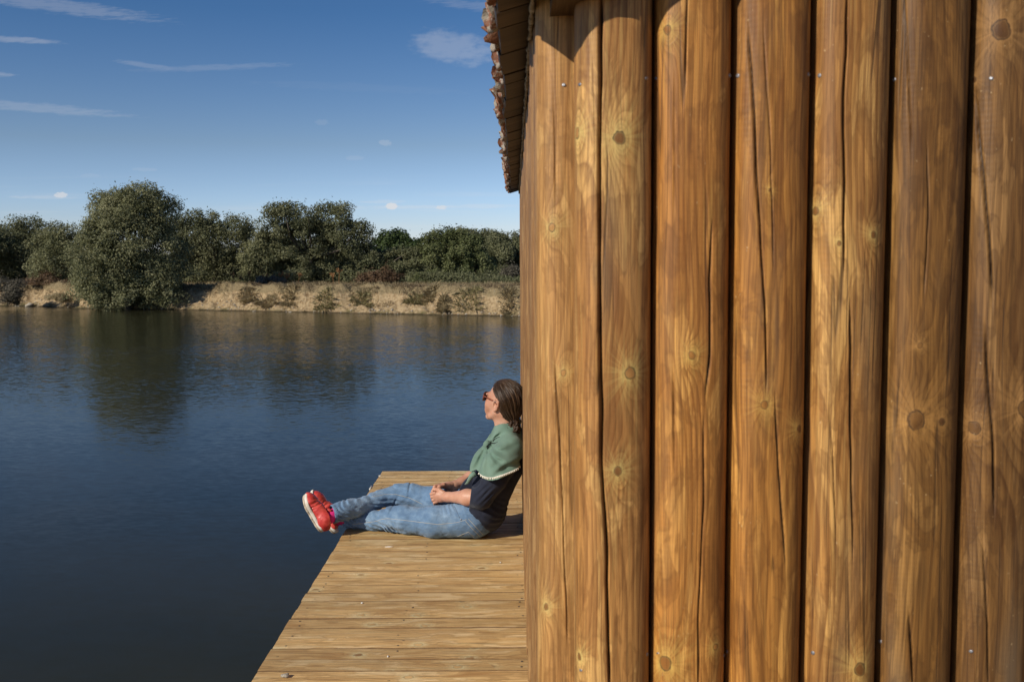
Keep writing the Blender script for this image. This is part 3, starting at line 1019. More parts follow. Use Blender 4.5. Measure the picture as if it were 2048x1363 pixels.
def crown_leaves(lobes, nl, clump_r, leaf, seed, ragged=.5, bottom=None):
    """lobes: [(centre, radii)]; leaves gathered in clumps that ride on the lobes' shells"""
    r_ = np.random.default_rng(seed)
    vol = np.array([np.prod(l[1]) ** (2 / 3) for l in lobes])
    area = vol.sum()
    ncl = int(area / clump_r ** 2 * 5.2)
    ids = r_.choice(len(lobes), ncl, p=vol / area)
    d = r_.normal(size=(ncl, 3)); d /= np.linalg.norm(d, axis=1)[:, None]
    d[:, 2] = np.where(d[:, 2] < -.92, -d[:, 2], d[:, 2])
    c = np.array([lobes[i][0] for i in ids]); rad = np.array([lobes[i][1] for i in ids])
    k = r_.uniform(.55, 1.02, ncl) ** .6 + ragged * .16 * r_.normal(size=ncl)
    cc = c + d * rad * k[:, None]
    cr = clump_r * r_.uniform(.55, 1.35, ncl)
    ct = r_.uniform(0, 1, ncl)
    w = cr ** 2; w /= w.sum()
    li = r_.choice(ncl, nl, p=w)
    ld = r_.normal(size=(nl, 3)); ld /= np.linalg.norm(ld, axis=1)[:, None]
    pos = cc[li] + ld * (cr[li] * r_.uniform(.15, 1.15, nl) ** .5)[:, None] * np.array([1, 1, .75])
    # some free sprigs sticking out
    sp = r_.random(nl) < .05
    pos[sp] += d[li][sp] * r_.uniform(.05, .32, sp.sum())[:, None]
    nrm = ld * .6 + d[li] * .5 + r_.normal(size=(nl, 3)) * .55 + np.array([0, 0, .25])
    nrm /= np.linalg.norm(nrm, axis=1)[:, None]
    size = leaf * r_.uniform(.6, 1.35, nl)
    tone = np.clip(.08 + .50 * ct[li] + .42 * r_.random(nl), 0, 1)
    if bottom is not None:
        ok = pos[:, 2] > bottom
        pos, nrm, size, tone = pos[ok], nrm[ok], size[ok], tone[ok]
    return pos, nrm, size, tone, cc


def tree(name, lab, cat, grp, px, d, top, base_py, wpx, kind, n, leaf=.10, clump=.38, lobes_px=None, seed=0, ragged=.5, depth=None, trunk=True):
    """a tree given by how it stands in the photo, built at its distance d"""
    r_ = np.random.default_rng(seed + 100)
    b = P(px, base_py, d)
    X0, Y0 = b[0], b[1]
    gz = max(float(bank_z(X0, Y0 - yshore(X0))), WZ - .05)
    root = thing(name, lab, cat, (X0, Y0, gz), grp)
    s = d / FOC
    W = wpx * s / 2
    ztop = P(px, top, d)[2]; zb = P(px, base_py, d)[2]
    lobes = []
    if lobes_px is None:
        H = ztop - zb
        lobes = [((X0, Y0, zb + H * .45), (W * .80, W * .75, H * .47))]
        for q in range(7):
            a_ = r_.uniform(0, 2 * math.pi); f = r_.uniform(.4, .75)
            hh = r_.uniform(.30, .80)
            rr = W * r_.uniform(.32, .48)
            lobes.append(((X0 + math.cos(a_) * W * f, Y0 + math.sin(a_) * W * f * .8, zb + H * hh), (rr, rr, min(rr * .9, H * .3))))
        lobes.append(((X0 + r_.uniform(-.3, .3) * W, Y0, ztop - W * .35), (W * .38, W * .38, W * .36)))
    else:
        for (lx, ly, rx, ry) in lobes_px:
            c_ = P(lx, ly, d + r_.uniform(-.5, .5) * W * .5)
            lobes.append((tuple(c_), (rx * s, (rx + ry) * .5 * s * (depth or 1), ry * s)))
    pos, nrm, size, tone, cc = crown_leaves(lobes, n, clump, leaf, seed, ragged, bottom=gz + .02)
    loc = np.array([X0, Y0, gz])
    leaves_mesh('crown', pos - loc, nrm, size, tone, LM[kind], root)
    # trunk with limbs reaching into the crown
    if trunk:
        parts = []
        h0 = max(.5, (ztop - gz) * .3)
        tr = .05 + .035 * W
        bx = [np.array([0, 0, -.15]), np.array([.05, .02, h0 * .5]), np.array([-.04, .03, h0])]
        parts.append(tube(bx, [tr * 1.3, tr, tr * .85], 8))
        for q in r_.choice(len(cc), min(16, len(cc)), replace=False):
            e = cc[q] - loc
            mid = bx[2] * .5 + e * .5 + r_.normal(size=3) * .15
            parts.append(tube([bx[2] + r_.normal(size=3) * .02, mid, e], [tr * .5, tr * .3, tr * .08], 5))
        V, F = join(parts)
        mesh_obj('trunk', V, F, bark, root)
    return root


G1 = 'trees on the far bank'
tree('willow_tree', 'largest rounded grey-green willow, growing at the waterline', 'tree', G1, 255, 44.2, 375, 618, 230, 'willow', 95000, .105, .34,
     [(258, 500, 88, 95), (262, 425, 62, 48), (225, 430, 55, 45), (310, 430, 48, 44), (190, 520, 45, 75), (330, 520, 44, 80), (255, 550, 95, 50), (255, 590, 85, 28), (180, 588, 38, 28), (330, 585, 35, 32), (290, 560, 70, 45), (220, 560, 70, 45), (255, 480, 85, 60), (290, 400, 40, 26), (235, 400, 36, 24)], 1, .45)
tree('oak_tree', 'wide dark holm oak at the left edge of the photo', 'tree', G1, 55, 58, 440, 565, 190, 'oak', 26000, .13, .5,
     [(55, 500, 80, 45), (0, 500, 60, 40), (100, 480, 45, 32), (60, 465, 45, 24), (20, 480, 40, 30), (120, 520, 40, 40), (40, 545, 60, 30)], 2)
tree('oak_tree', 'pale-leaved bush between the left oak and the willow', 'tree', G1, 112, 51, 455, 565, 120, 'willow', 18000, .11, .36,
     [(115, 510, 48, 42), (95, 490, 32, 24), (135, 475, 34, 24), (80, 530, 28, 24), (130, 540, 38, 26)], 3)
tree('oak_tree', 'grey-green holm oak directly right of the willow', 'tree', G1, 430, 52, 422, 575, 160, 'oak', 30000, .12, .42,
     [(430, 490, 62, 50), (425, 445, 34, 26), (395, 460, 40, 34), (470, 460, 32, 26), (480, 500, 26, 40), (400, 540, 50, 36), (460, 545, 40, 28), (370, 480, 30, 40)], 4)
tree('oak_tree', 'low olive-toned bush in the dip beside the twin-topped oak', 'tree', G1, 520, 50, 470, 575, 80, 'willow', 13000, .11, .34,
     [(520, 520, 34, 42), (505, 500, 22, 22), (535, 490, 24, 22), (515, 555, 34, 22)], 5)
tree('oak_tree', 'big twin-topped holm oak in the middle of the far bank', 'tree', G1, 620, 50, 410, 575, 250, 'oak', 60000, .115, .38,
     [(600, 500, 85, 50), (570, 445, 36, 32), (600, 450, 34, 34), (670, 450, 38, 36), (650, 425, 20, 14), (685, 428, 20, 18), (560, 425, 22, 16), (545, 470, 34, 28), (700, 480, 38, 34), (722, 462, 18, 16),
      (640, 480, 40, 40), (575, 540, 60, 36), (660, 535, 60, 36), (525, 505, 24, 24), (735, 490, 14, 12)], 6, .7)
tree('fig_tree', 'darkest green leafy tree behind the low thicket', 'tree', G1, 795, 57, 465, 560, 110, 'green', 11000, .17, .42,
     [(795, 505, 46, 32), (775, 483, 24, 16), (820, 485, 24, 14), (800, 475, 16, 11), (845, 497, 16, 14)], 7, .6)
tree('oak_tree', 'rounded dull green thicket below the dark fig', 'tree', G1, 780, 50, 500, 575, 130, 'oak', 22000, .11, .34,
     [(770, 530, 40, 28), (800, 525, 38, 26), (745, 525, 26, 20), (815, 550, 30, 24), (830, 520, 22, 22)], 8)
tree('ivy_clad_tree', 'bright green ivy-covered tree with hanging stems', 'tree', G1, 900, 49, 458, 576, 150, 'ivy', 34000, .11, .34,
     [(905, 500, 52, 30), (900, 475, 34, 18), (870, 490, 30, 24), (940, 500, 34, 26), (965, 530, 20, 36), (865, 530, 18, 40), (920, 535, 30, 34), (890, 560, 30, 16)], 9)
tree('oak_tree', 'flat-topped holm oak right behind the ivy-covered tree', 'tree', G1, 950, 60, 465, 560, 130, 'oak', 20000, .13, .45,
     [(950, 500, 50, 34), (930, 480, 30, 16), (975, 485, 30, 20), (990, 510, 26, 30)], 10)
tree('oak_tree', 'holm oak beside the log wall, behind grey shrubs', 'tree', G1, 1018, 56, 472, 570, 100, 'oak', 24000, .125, .42,
     [(1015, 515, 40, 38), (998, 490, 22, 18), (1035, 500, 28, 26), (1060, 510, 36, 36), (1000, 545, 30, 22)], 11)
# trees hidden by the hut or past the frame edge are left out except the nearest ones
tree('oak_tree', 'holm oak past the left oak, cut by the photo edge', 'tree', G1, -60, 55, 450, 565, 150, 'oak', 14000, .14, .5, None, 12)
# low shrubs
G2 = 'low shrubs on the far bank'
tree('bramble', 'reddish brown bramble under the dull green thicket', 'shrub', G2, 755, 47.5, 535, 577, 90, 'brown', 9000, .08, .22, [(755, 560, 38, 16), (775, 548, 22, 12), (730, 562, 20, 12)], 20, .7, trunk=False)
tree('bramble', 'brown bramble under the pale bush left of the willow', 'shrub', G2, 92, 50, 545, 592, 70, 'brown', 7000, .08, .24, [(90, 565, 34, 16), (115, 575, 30, 16)], 21, .7, trunk=False)
tree('grey_shrub', 'grey dry shrub reaching the water at the left edge', 'shrub', G2, 20, 46.3, 555, 610, 70, 'grey', 12000, .07, .22, [(15, 588, 34, 22), (35, 580, 18, 18), (0, 575, 26, 20)], 22, .6, trunk=False)
tree('grey_shrub', 'grey twiggy shrubs beside the log wall on the far bank', 'shrub', G2, 1010, 48, 540, 578, 90, 'grey', 11000, .075, .24, [(1005, 562, 30, 14), (1030, 556, 26, 20), (985, 566, 18, 10)], 23, .7, trunk=False)
tree('grey_shrub', 'dusty shrub at the foot of the ivy-covered tree', 'shrub', G2, 850, 47.5, 548, 577, 70, 'ivy', 7000, .075, .22, [(845, 562, 28, 13), (880, 568, 22, 8)], 24, .7, trunk=False)
tree('grey_shrub', 'low grey-green shrub at the foot of the twin-topped oak', 'shrub', G2, 545, 47.5, 555, 577, 60, 'grey', 6000, .075, .22, [(545, 566, 28, 10), (515, 566, 16, 8)], 25, .7, trunk=False)
tree('grey_shrub', 'low brown shrub on the earth bank left of the willow', 'shrub', G2, 125, 46.2, 586, 604, 60, 'dry', 4000, .06, .16, [(125, 596, 18, 6), (104, 594, 12, 5)], 26, .7, trunk=False)

# a distant wood that closes the gaps behind the first trees
pos_all = []
for q in range(46):
    px = -420 + q * 36 + random.uniform(-10, 10)
    d = random.uniform(68, 84)
    ty = 492 + 10 * math.sin(q * 1.3) + random.uniform(-8, 8)
    s = d / FOC
    lob = []
    for e in range(4):
        c_ = P(px + random.uniform(-18, 18), ty + random.uniform(22, 40), d + random.uniform(-1, 1))
        lob.append((tuple(c_), (28 * s, 28 * s, 22 * s)))
    c_ = P(px, 560, d); lob.append((tuple(c_), (34 * s, 30 * s, 34 * s)))
    pos_all.append(crown_leaves(lob, 3600, .6, .2, 300 + q, .4)[:4])
A = [np.concatenate([p[i] for p in pos_all]) for i in range(4)]
wd = leaves_mesh('distant_wood', A[0], A[1], A[2], A[3], LM['oak'], None)
tag(wd, kind='stuff')

# undergrowth that closes the view under the crowns
n = 46000
ux = rng.uniform(-34, 6, n); ut = rng.uniform(7.5, 11, n)
hgt = .45 + .5 * fbm(ux * .7, ut * .5, 0, 2)
uz = bank_z(ux, ut) + rng.random(n) ** 1.2 * np.clip(hgt, .2, 2)
pos = np.stack([ux, yshore(ux) + ut, uz], -1)
nr = rng.normal(size=(n, 3)) + np.array([-.3, -.8, .4]); nr /= np.linalg.norm(nr, axis=1)[:, None]
tag(leaves_mesh('undergrowth', pos, nr, .12 * rng.uniform(.6, 1.3, n), np.clip(rng.random(n) * .8, 0, 1), LM['oak'], None), kind='stuff')


# grass: blades joined as stuff, tussocks as things
def blades(base, h, w, lean, tone, m, name, parent=None):
    n = len(base)
    a_ = rng.uniform(0, 2 * math.pi, n)
    side = np.stack([np.cos(a_), np.sin(a_), np.zeros(n)], -1)
    tip = base + np.array([0, 0, 1]) * h[:, None] + lean * h[:, None]
    mid = base + np.array([0, 0, .55]) * h[:, None] + lean * (h * .3)[:, None]
    w = w[:, None]
    V = np.stack([base - side * w, base + side * w, mid + side * w * .7, tip, mid - side * w * .7], 1).reshape(-1, 3)
    F = np.arange(5 * n).reshape(-1, 5)
    o = mesh_obj(name, V, F, m, parent, False)
    at = o.data.attributes.new('tone', 'FLOAT', 'POINT')
    at.data.foreach_set('value', np.repeat(tone, 5).astype(np.float32))
    return o


n = 52000
gx = rng.uniform(-30, 5, n); gt = rng.uniform(.7, 2.9, n)
msk = fbm(gx * .9, gt * 1.3, 6., 3) + (gt - 1.75) * .30 * (gt < 2.4) - (gt > 2.4) * .1 > rng.normal(size=n) * .08
gx, gt = gx[msk], gt[msk]
base = np.stack([gx, yshore(gx) + gt, bank_z(gx, gt) - .02], -1)
m_ = len(gx)
lean = rng.normal(size=(m_, 3)) * .35; lean[:, 2] = 0; lean[:, 1] -= .3
sx_ = rng.uniform(-30, 5, 90000); st_ = rng.uniform(.75, 2.9, 90000)
sm_ = fbm(sx_ * 1.5, st_ * 2.2, 16., 3) + (st_ - 1.9) * .22 > .02 + rng.normal(size=90000) * .05
sx_, st_ = sx_[sm_], st_[sm_]; ns_ = len(sx_)
hv = .03 + .16 * np.clip(fbm(sx_ * 3, st_ * 3, 21., 3) + .3, 0, 1)
sp_ = np.stack([sx_, yshore(sx_) + st_, bank_z(sx_, st_) + hv * rng.random(ns_)], -1)
sn2 = rng.normal(size=(ns_, 3)) + np.array([-.3, -.6, .6]); sn2 /= np.linalg.norm(sn2, axis=1)[:, None]
tag(leaves_mesh('bank_scrub', sp_, sn2, .05 * rng.uniform(.6, 1.4, ns_), np.clip(rng.random(ns_) * .6 + .5 * (fbm(sx_ * .8, 2., 5., 2) + .4), 0, 1), LM['scrub'], None), kind='stuff')
tag(blades(base, rng.uniform(.03, .12, m_), np.full(m_, .011), lean, rng.random(m_), LM['dry'], 'dry_grass'), kind='stuff')
n = 5200
gx = rng.uniform(-30, 5, n); gt = rng.uniform(5.8, 7.5, n)
base = np.stack([gx, yshore(gx) + gt, bank_z(gx, gt) - .02], -1)
lean = rng.normal(size=(n, 3)) * .3; lean[:, 2] = 0
tag(blades(base, rng.uniform(.05, .18, n), np.full(n, .010), lean, rng.random(n) * .8, LM['dry'], 'roadside_grass'), kind='stuff')

TU = [(510, 600, 62, 38, 'brown dry tussock at the left start of the earth bank'), (560, 594, 45, 26, 'brown tussock hanging from the bank just left of the green one'),
      (640, 603, 52, 38, 'yellow-green grass tussock at the water, under the twin-topped oak'), (715, 604, 48, 36, 'green-brown tussock hanging from the middle of the bank'),
      (832, 604, 56, 34, 'broad dark tussock with a shaggy foot under the ivy-covered tree'), (862, 590, 30, 20, 'small tussock high on the bank right of the shaggy one'),
      (888, 607, 26, 22, 'small round tussock low on the bank, right part'), (945, 598, 78, 34, 'widest brown tussock on the right part of the bank'),
      (1020, 598, 36, 26, 'tussock on the bank beside the log wall'), (455, 597, 40, 24, 'tussock just right of the willow')]
for (px, py, w, h, lab) in TU:
    wp = onz(px, 628, WZ)
    sc_ = wp[1] / FOC
    X0 = wp[0]
    cand = np.linspace(.35, 2.6, 90)
    cy_ = yshore(X0) + cand
    pyc = 515 + 2 + (CAM[2] - bank_z(np.full(90, X0), cand)) / cy_ * FOC
    tt = float(cand[np.argmin(np.abs(pyc - (py + h * .12)))])
    Y0 = float(yshore(X0)) + tt
    Z0 = float(bank_z(X0, tt))
    root = thing('grass_tussock', lab, 'grass tussock', (X0, Y0, Z0), 'grass tussocks on the bank')
    nn = 800
    rx, ry = w * sc_ * .5, .38
    aa = rng.uniform(0, 2 * math.pi, nn); rr = np.sqrt(rng.random(nn))
    bx, by = np.cos(aa) * rr * rx, np.sin(aa) * rr * ry
    bz = bank_z(X0 + bx, np.clip(tt + by, .15, None)) - Z0 + .07 * (1 - rr ** 2)
    lean = np.stack([bx / rx * .75, by / ry * .4 - .95, -.75 * rr], -1) + rng.normal(size=(nn, 3)) * .5
    kind = 'tuss' if px in (640, 715, 832, 945) else 'dry'
    blades(np.stack([bx, by, bz], -1), rng.uniform(.05, .24, nn) * (.6 + .8 * (vnoise(bx * 5, by * 5, px) * .5 + .5)), np.full(nn, .013), lean, np.clip(.2 + rng.random(nn) * .8, 0, 1), LM[kind], 'blades', root)

# tall dry seed stalks beside the path
stm, g = mat('dry stalk'); g.out(g.bsdf((.30, .15, .06), .9))
ST = [(468, 554, 'leftmost seed stalk, right of the willow'), (478, 558, 'short seed stalk next to the leftmost one'), (499, 549, 'tall rust-headed seed stalk under the olive-toned bush'), (530, 553, 'seed stalk at the low grey-green shrub'),
      (560, 551, 'seed stalk with a wide head left of the thin one'), (574, 556, 'thin seed stalk under the left top of the twin-topped oak'), (597, 553, 'seed stalk under the middle of the twin-topped oak'),
      (667, 555, 'leaning seed stalk left of the tallest'), (678, 543, 'tallest seed stalk, with branching head, under the twin-topped oak')]
for q, (px, ty, lab) in enumerate(ST):
    d = 47.0
    d = float(yshore(P(px, 578, 46)[0])) + 5.7
    b0 = P(px, 578, d)
    gz = float(bank_z(b0[0], d - yshore(b0[0])))
    zt_ = P(px, ty, d)[2]
    root = thing('seed_stalk', lab, 'dry stalk', (b0[0], d, gz), 'dry seed stalks beside the path')
    H = zt_ - gz
    ln = random.uniform(-.08, .08)
    V, F = tube([(0, 0, -.05), (ln * .4, 0, H * .5), (ln, 0, H * .85)], [.014, .012, .009], 5)
    mesh_obj('stem', V, F, stm, root)
    prt = []
    for e in range(11):
        a_ = random.uniform(0, 6.28); sp = random.uniform(.04, .16)
        tp = np.array([ln + math.cos(a_) * sp, math.sin(a_) * sp, H * .85 + random.uniform(.10, .25)])
        prt.append(tube([(ln, 0, H * .84), tp], [.006, .012], 4))
        prt.append(tube([tp, tp + np.array([0, 0, .03])], [.03, .022], 5))
    V, F = join(prt)
    mesh_obj('seed_head', V, F, stm, root)

# rock at the left waterline, and scattered stones along the foot of the bank
q = onz(53, 613, WZ)
rk = lump('rock', (q[0], q[1] + .35, WZ + .05), (.22, .2, .10), 12, pm)
tag(rk, 'pale rock at the waterline left of the willow', 'rock')
Vs, Fs = [], []
for i in range(420):
    x_ = random.uniform(-26, 3); t_ = random.uniform(.0, .8)
    r_ = random.uniform(.015, .06)
    z_ = float(bank_z(x_, t_))
    v = np.array([(1, 0, 0), (-1, 0, 0), (0, 1, 0), (0, -1, 0), (0, 0, .7), (0, 0, -.7)]) * r_ * rng.uniform(.7, 1.3, (6, 1)) + np.array([x_, float(yshore(x_)) + t_, z_])
    Vs.append(v); Fs.append(np.array([(0, 2, 4), (2, 1, 4), (1, 3, 4), (3, 0, 4), (2, 0, 5), (1, 2, 5), (3, 1, 5), (0, 3, 5)]) + 6 * i)
tag(mesh_obj('gravel', np.concatenate(Vs), np.concatenate(Fs), pm, None, False), kind='stuff')

# ================================================================== PERSON
class Field:
    """signed distance grid; primitives are blended in, the zero surface becomes a mesh"""
    def __init__(s, lo, hi, h):
        s.lo = np.array(lo, np.float32); s.h = h
        s.n = np.ceil((np.array(hi) - np.array(lo)) / h).astype(int) + 1
        s.F = np.full(s.n, 0.3, np.float32)
        s.warp = False

    def wy(s, p):
        # the hips and torso sit a little nearer the camera than the feet
        p = np.array(p, np.float32)
        if s.warp:
            t = min(max((p[0] + .78) / .45, 0), 1)
            p[1] -= .062 * t * t * (3 - 2 * t)
        return p

    def sub(s, lo, hi):
        a = np.clip(np.floor((np.asarray(lo) - s.lo) / s.h).astype(int), 0, s.n)
        b = np.clip(np.ceil((np.asarray(hi) - s.lo) / s.h).astype(int) + 1, 0, s.n)
        ax_ = [s.lo[i] + s.h * np.arange(a[i], b[i], dtype=np.float32) for i in range(3)]
        X, Y, Z = np.meshgrid(*ax_, indexing='ij', sparse=False)
        return tuple(slice(a[i], b[i]) for i in range(3)), X, Y, Z

    def blend(s, sl, d, k, op='add'):
        f = s.F[sl]
        if f.size == 0: return
        if op == 'add':
            h = np.maximum(k - np.abs(f - d), 0) / max(k, 1e-6)
            s.F[sl] = np.minimum(f, d) - h * h * k * .25
        else:
            h = np.maximum(k - np.abs(f + d), 0) / max(k, 1e-6)
            s.F[sl] = np.maximum(f, -d) + h * h * k * .25

    def cone(s, a, b, ra, rb, k=.02, ys=1.0, op='add'):
        a = s.wy(a); b = s.wy(b)
        r = max(ra, rb) * max(ys, 1) + k + .03
        sl, X, Y, Z = s.sub(np.minimum(a, b) - r, np.maximum(a, b) + r)
        cy = (a[1] + b[1]) / 2
        ab = b - a
        t = ((X - a[0]) * ab[0] + (Y - a[1]) / ys * ab[1] + (Z - a[2]) * ab[2]) / (ab @ ab + 1e-9)
        t = np.clip(t, 0, 1)
        d = np.sqrt((X - a[0] - t * ab[0]) ** 2 + ((Y - a[1] - t * ab[1]) / ys) ** 2 + (Z - a[2] - t * ab[2]) ** 2) - (ra + (rb - ra) * t)
        s.blend(sl, d, k, op)

    def chain(s, pts, k=.02, ys=1.0):
        for p, q in zip(pts[:-1], pts[1:]):
            s.cone(p[:3], q[:3], p[3], q[3], k, ys)

    def ell(s, c, r, k=.02, A=None, op='add'):
        c = s.wy(c); r = np.array(r, np.float32)
        m = r.max() + k + .03
        sl, X, Y, Z = s.sub(c - m, c + m)
        X, Y, Z = X - c[0], Y - c[1], Z - c[2]
        if A is not None:
            X, Y, Z = [A[i][0] * X + A[i][1] * Y + A[i][2] * Z for i in range(3)]
        k0 = np.sqrt((X / r[0]) ** 2 + (Y / r[1]) ** 2 + (Z / r[2]) ** 2)
        k1 = np.sqrt((X / r[0] ** 2) ** 2 + (Y / r[1] ** 2) ** 2 + (Z / r[2] ** 2) ** 2) + 1e-6
        s.blend(sl, k0 * (k0 - 1) / k1, k, op)

    def near(s, w=.03):
        """indices and coordinates of grid points near the surface"""
        idx = np.nonzero(np.abs(s.F) < w)
        p = [s.lo[i] + s.h * idx[i] for i in range(3)]
        return idx, p

    def disp(s, fn, w=.03):
        idx, p = s.near(w)
        s.F[idx] += fn(*p).astype(np.float32)

    def clip(s, fn):
        """keep where fn < 0"""
        sl, X, Y, Z = s.sub(s.lo, s.lo + s.h * (s.n - 1))
        s.F = np.maximum(s.F, fn(X, Y, Z).astype(np.float32))

    def hit(s, px, py, y0=4.7, y1=5.7):
        d = ray(px, py)
        ts = np.arange(y0, y1, s.h * .4) / d[1]
        p = CAM + ts[:, None] * d
        q = (p - s.lo) / s.h
        ok = ((q >= 0) & (q < s.n - 1)).all(1)
        if not ok.any(): return None
        p, q = p[ok], q[ok]
        i = q.astype(int); f = q - i
        v = 0
        for a in (0, 1):
            for b in (0, 1):
                for c in (0, 1):
                    v = v + s.F[i[:, 0] + a, i[:, 1] + b, i[:, 2] + c] * np.where(a, f[:, 0], 1 - f[:, 0]) * np.where(b, f[:, 1], 1 - f[:, 1]) * np.where(c, f[:, 2], 1 - f[:, 2])
        neg = np.nonzero(v < 0)[0]
        return p[neg[0]] if len(neg) else None

    def mesh(s):
        F = s.F; S = F < 0
        n = s.n
        c = np.zeros(n - 1, np.int8)
        for a in (0, 1):
            for b in (0, 1):
                for d in (0, 1):
                    c += S[a:n[0] - 1 + a, b:n[1] - 1 + b, d:n[2] - 1 + d]
        act = (c > 0) & (c < 8)
        cells = np.argwhere(act)
        idx = np.full(act.shape, -1, np.int32)
        idx[act] = np.arange(len(cells))
        acc = np.zeros((len(cells), 3)); cnt = np.zeros(len(cells))
        co = [(a, b, d) for a in (0, 1) for b in (0, 1) for d in (0, 1)]
        val = {q: F[cells[:, 0] + q[0], cells[:, 1] + q[1], cells[:, 2] + q[2]] for q in co}
        for p in co:
            for axn in range(3):
                if p[axn] == 0:
                    q = list(p); q[axn] = 1; q = tuple(q)
                    u, v = val[p], val[q]
                    m = (u < 0) != (v < 0)
                    t = np.where(m, u / np.where(m, u - v, 1), 0)
                    pt = np.tile(np.array(p, float), (len(cells), 1)); pt[:, axn] += t
                    acc[m] += pt[m]; cnt[m] += 1
        V = s.lo + s.h * (cells + acc / cnt[:, None])
        faces = []
        for axn in range(3):
            o1, o2 = [i for i in range(3) if i != axn]
            sl0 = [slice(None)] * 3; sl1 = [slice(None)] * 3
            sl0[axn] = slice(0, n[axn] - 1); sl1[axn] = slice(1, n[axn])
            ch = S[tuple(sl0)] != S[tuple(sl1)]
            e = np.argwhere(ch)
            ok = (e[:, o1] > 0) & (e[:, o2] > 0) & (e[:, o1] < n[o1] - 1) & (e[:, o2] < n[o2] - 1)
            e = e[ok]
            sgn = S[tuple(sl0)][tuple(e.T)]
            def g_(a, b):
                q = e.copy(); q[:, o1] -= a; q[:, o2] -= b
                return idx[tuple(q.T)]
            quad = np.stack([g_(1, 1), g_(0, 1), g_(0, 0), g_(1, 0)], -1)
            flip = sgn if axn != 1 else ~sgn
            quad[~flip] = quad[~flip][:, ::-1]
            faces.append(quad)
        Fq = np.concatenate(faces)
        Fq = Fq[(Fq >= 0).all(1)]
        return V.astype(np.float32), Fq.astype(np.int32)


PC = np.array([-.20, 5.25, 0.0])
person = thing('person', 'woman in green shawl and jeans sitting on the deck, back against the log wall', 'person', tuple(PC))


def pobj(name, V, F, m, parent=None, smooth=True):
    if parent is None:
        return mesh_obj(name, np.asarray(V, float) - PC, F, m, person, smooth)
    return mesh_obj(name, np.asarray(V, float) - PC, F, m, parent, smooth)


skin, g = mat('skin')
sn = g.noise(g.obj(), 60, 4, .6)
sb = g.noise(g.obj(), 14, 3, .5)
col = g.ramp(sb, [(.35, (.46, .215, .135)), (.6, (.56, .30, .20))])
g.out(g.bsdf(col, .48, g.bump(sn, .15, .002), .4, Subsurface_Weight=.12, Subsurface_Radius=(.01, .004, .002), Subsurface_Scale=1.0))

# head axes: forward, left (towards the camera side), up
HY, HP = R(36), R(13)
hf = np.array([-math.cos(HY) * math.cos(HP), math.sin(HY) * math.cos(HP), math.sin(HP)])
hl = np.array([-math.sin(HY), -math.cos(HY), 0])
hu = np.cross(hf, hl); hu = hu if hu[2] > 0 else -hu
HC = np.array([-.062, 5.19, .692])
HA = np.stack([hf, hl, hu])


def H(a, b, c): return HC + a * hf + b * hl + c * hu


# --- body (one continuous skin surface)
bd_ = Field((-1.02, 4.90, -.01), (.06, 5.56, .66), .005)
bd_.warp = True
bd_.ell((-.20, 5.25, .115), (.10, .15, .095))
bd_.chain([(-.155, 5.25, .20, .085), (-.075, 5.25, .36, .085), (-.045, 5.25, .47, .08)], .04, 1.4)
bd_.chain([(-.045, 5.25, .50, .062), (-.058, 5.25, .62, .052)], .03)
bd_.chain([(-.22, 5.165, .10, .08), (-.42, 5.17, .080, .060), (-.64, 5.22, .070, .040), (-.76, 5.25, .052, .030), (-.90, 5.285, .044, .026)])
bd_.chain([(-.22, 5.335, .12, .08), (-.42, 5.36, .145, .058), (-.635, 5.378, .166, .039), (-.75, 5.32, .147, .028), (-.86, 5.235, .128, .030), (-.945, 5.175, .117, .028)])
bd_.chain([(-.03, 5.10, .455, .05), (-.177, 5.06, .235, .040)], .03)
bd_.chain([(-.177, 5.06, .235, .040), (-.25, 5.105, .228, .040), (-.355, 5.195, .208, .024), (-.37, 5.205, .206, .024)], .02)
bd_.chain([(-.05, 5.41, .455, .05), (-.16, 5.46, .27, .040)], .03)
bd_.chain([(-.16, 5.46, .27, .040), (-.24, 5.41, .258, .038), (-.335, 5.335, .232, .024), (-.35, 5.325, .232, .024)], .02)
parts_b = [bd_.mesh()]
# --- head and neck
hd = Field(HC - .17, HC + .17, .0028)
hd.ell(H(-.004, 0, .022), (.090, .072, .094), .02, HA)
hd.ell(H(.034, 0, -.030), (.058, .053, .074), .025, HA)
for s_ in (-1, 1):
    hd.chain([(*H(.000, s_ * .050, -.045), .011), (*H(.042, s_ * .034, -.082), .009), (*H(.074, 0, -.098), .010)], .02)
    hd.ell(H(.064, s_ * .036, -.022), (.022, .020, .028), .02, HA)
    hd.ell(H(.072, s_ * .022, -.058), (.016, .018, .022), .02, HA)
    hd.ell(H(.080, s_ * .030, .030), (.012, .024, .009), .012, HA)
    hd.ell(H(.076, s_ * .030, .008), (.012, .014, .011), .006, HA)
hd.ell(H(.078, 0, -.097), (.013, .016, .012), .015, HA)
hd.cone(H(.086, 0, .016), H(.104, 0, -.020), .008, .011, .014)
for s_ in (-1, 1): hd.ell(H(.094, s_ * .010, -.024), (.009, .006, .006), .006, HA)
hd.ell(H(.088, 0, -.051), (.010, .022, .006), .006, HA)
hd.ell(H(.086, 0, -.063), (.010, .019, .007), .006, HA)
hd.ell(H(.100, 0, -.057), (.010, .020, .0016), .004, HA, 'sub')
hd.chain([(*H(-.02, 0, -.05), .052), (-.052, 5.19, .57, .050), (-.045, 5.19, .50, .058)], .03)
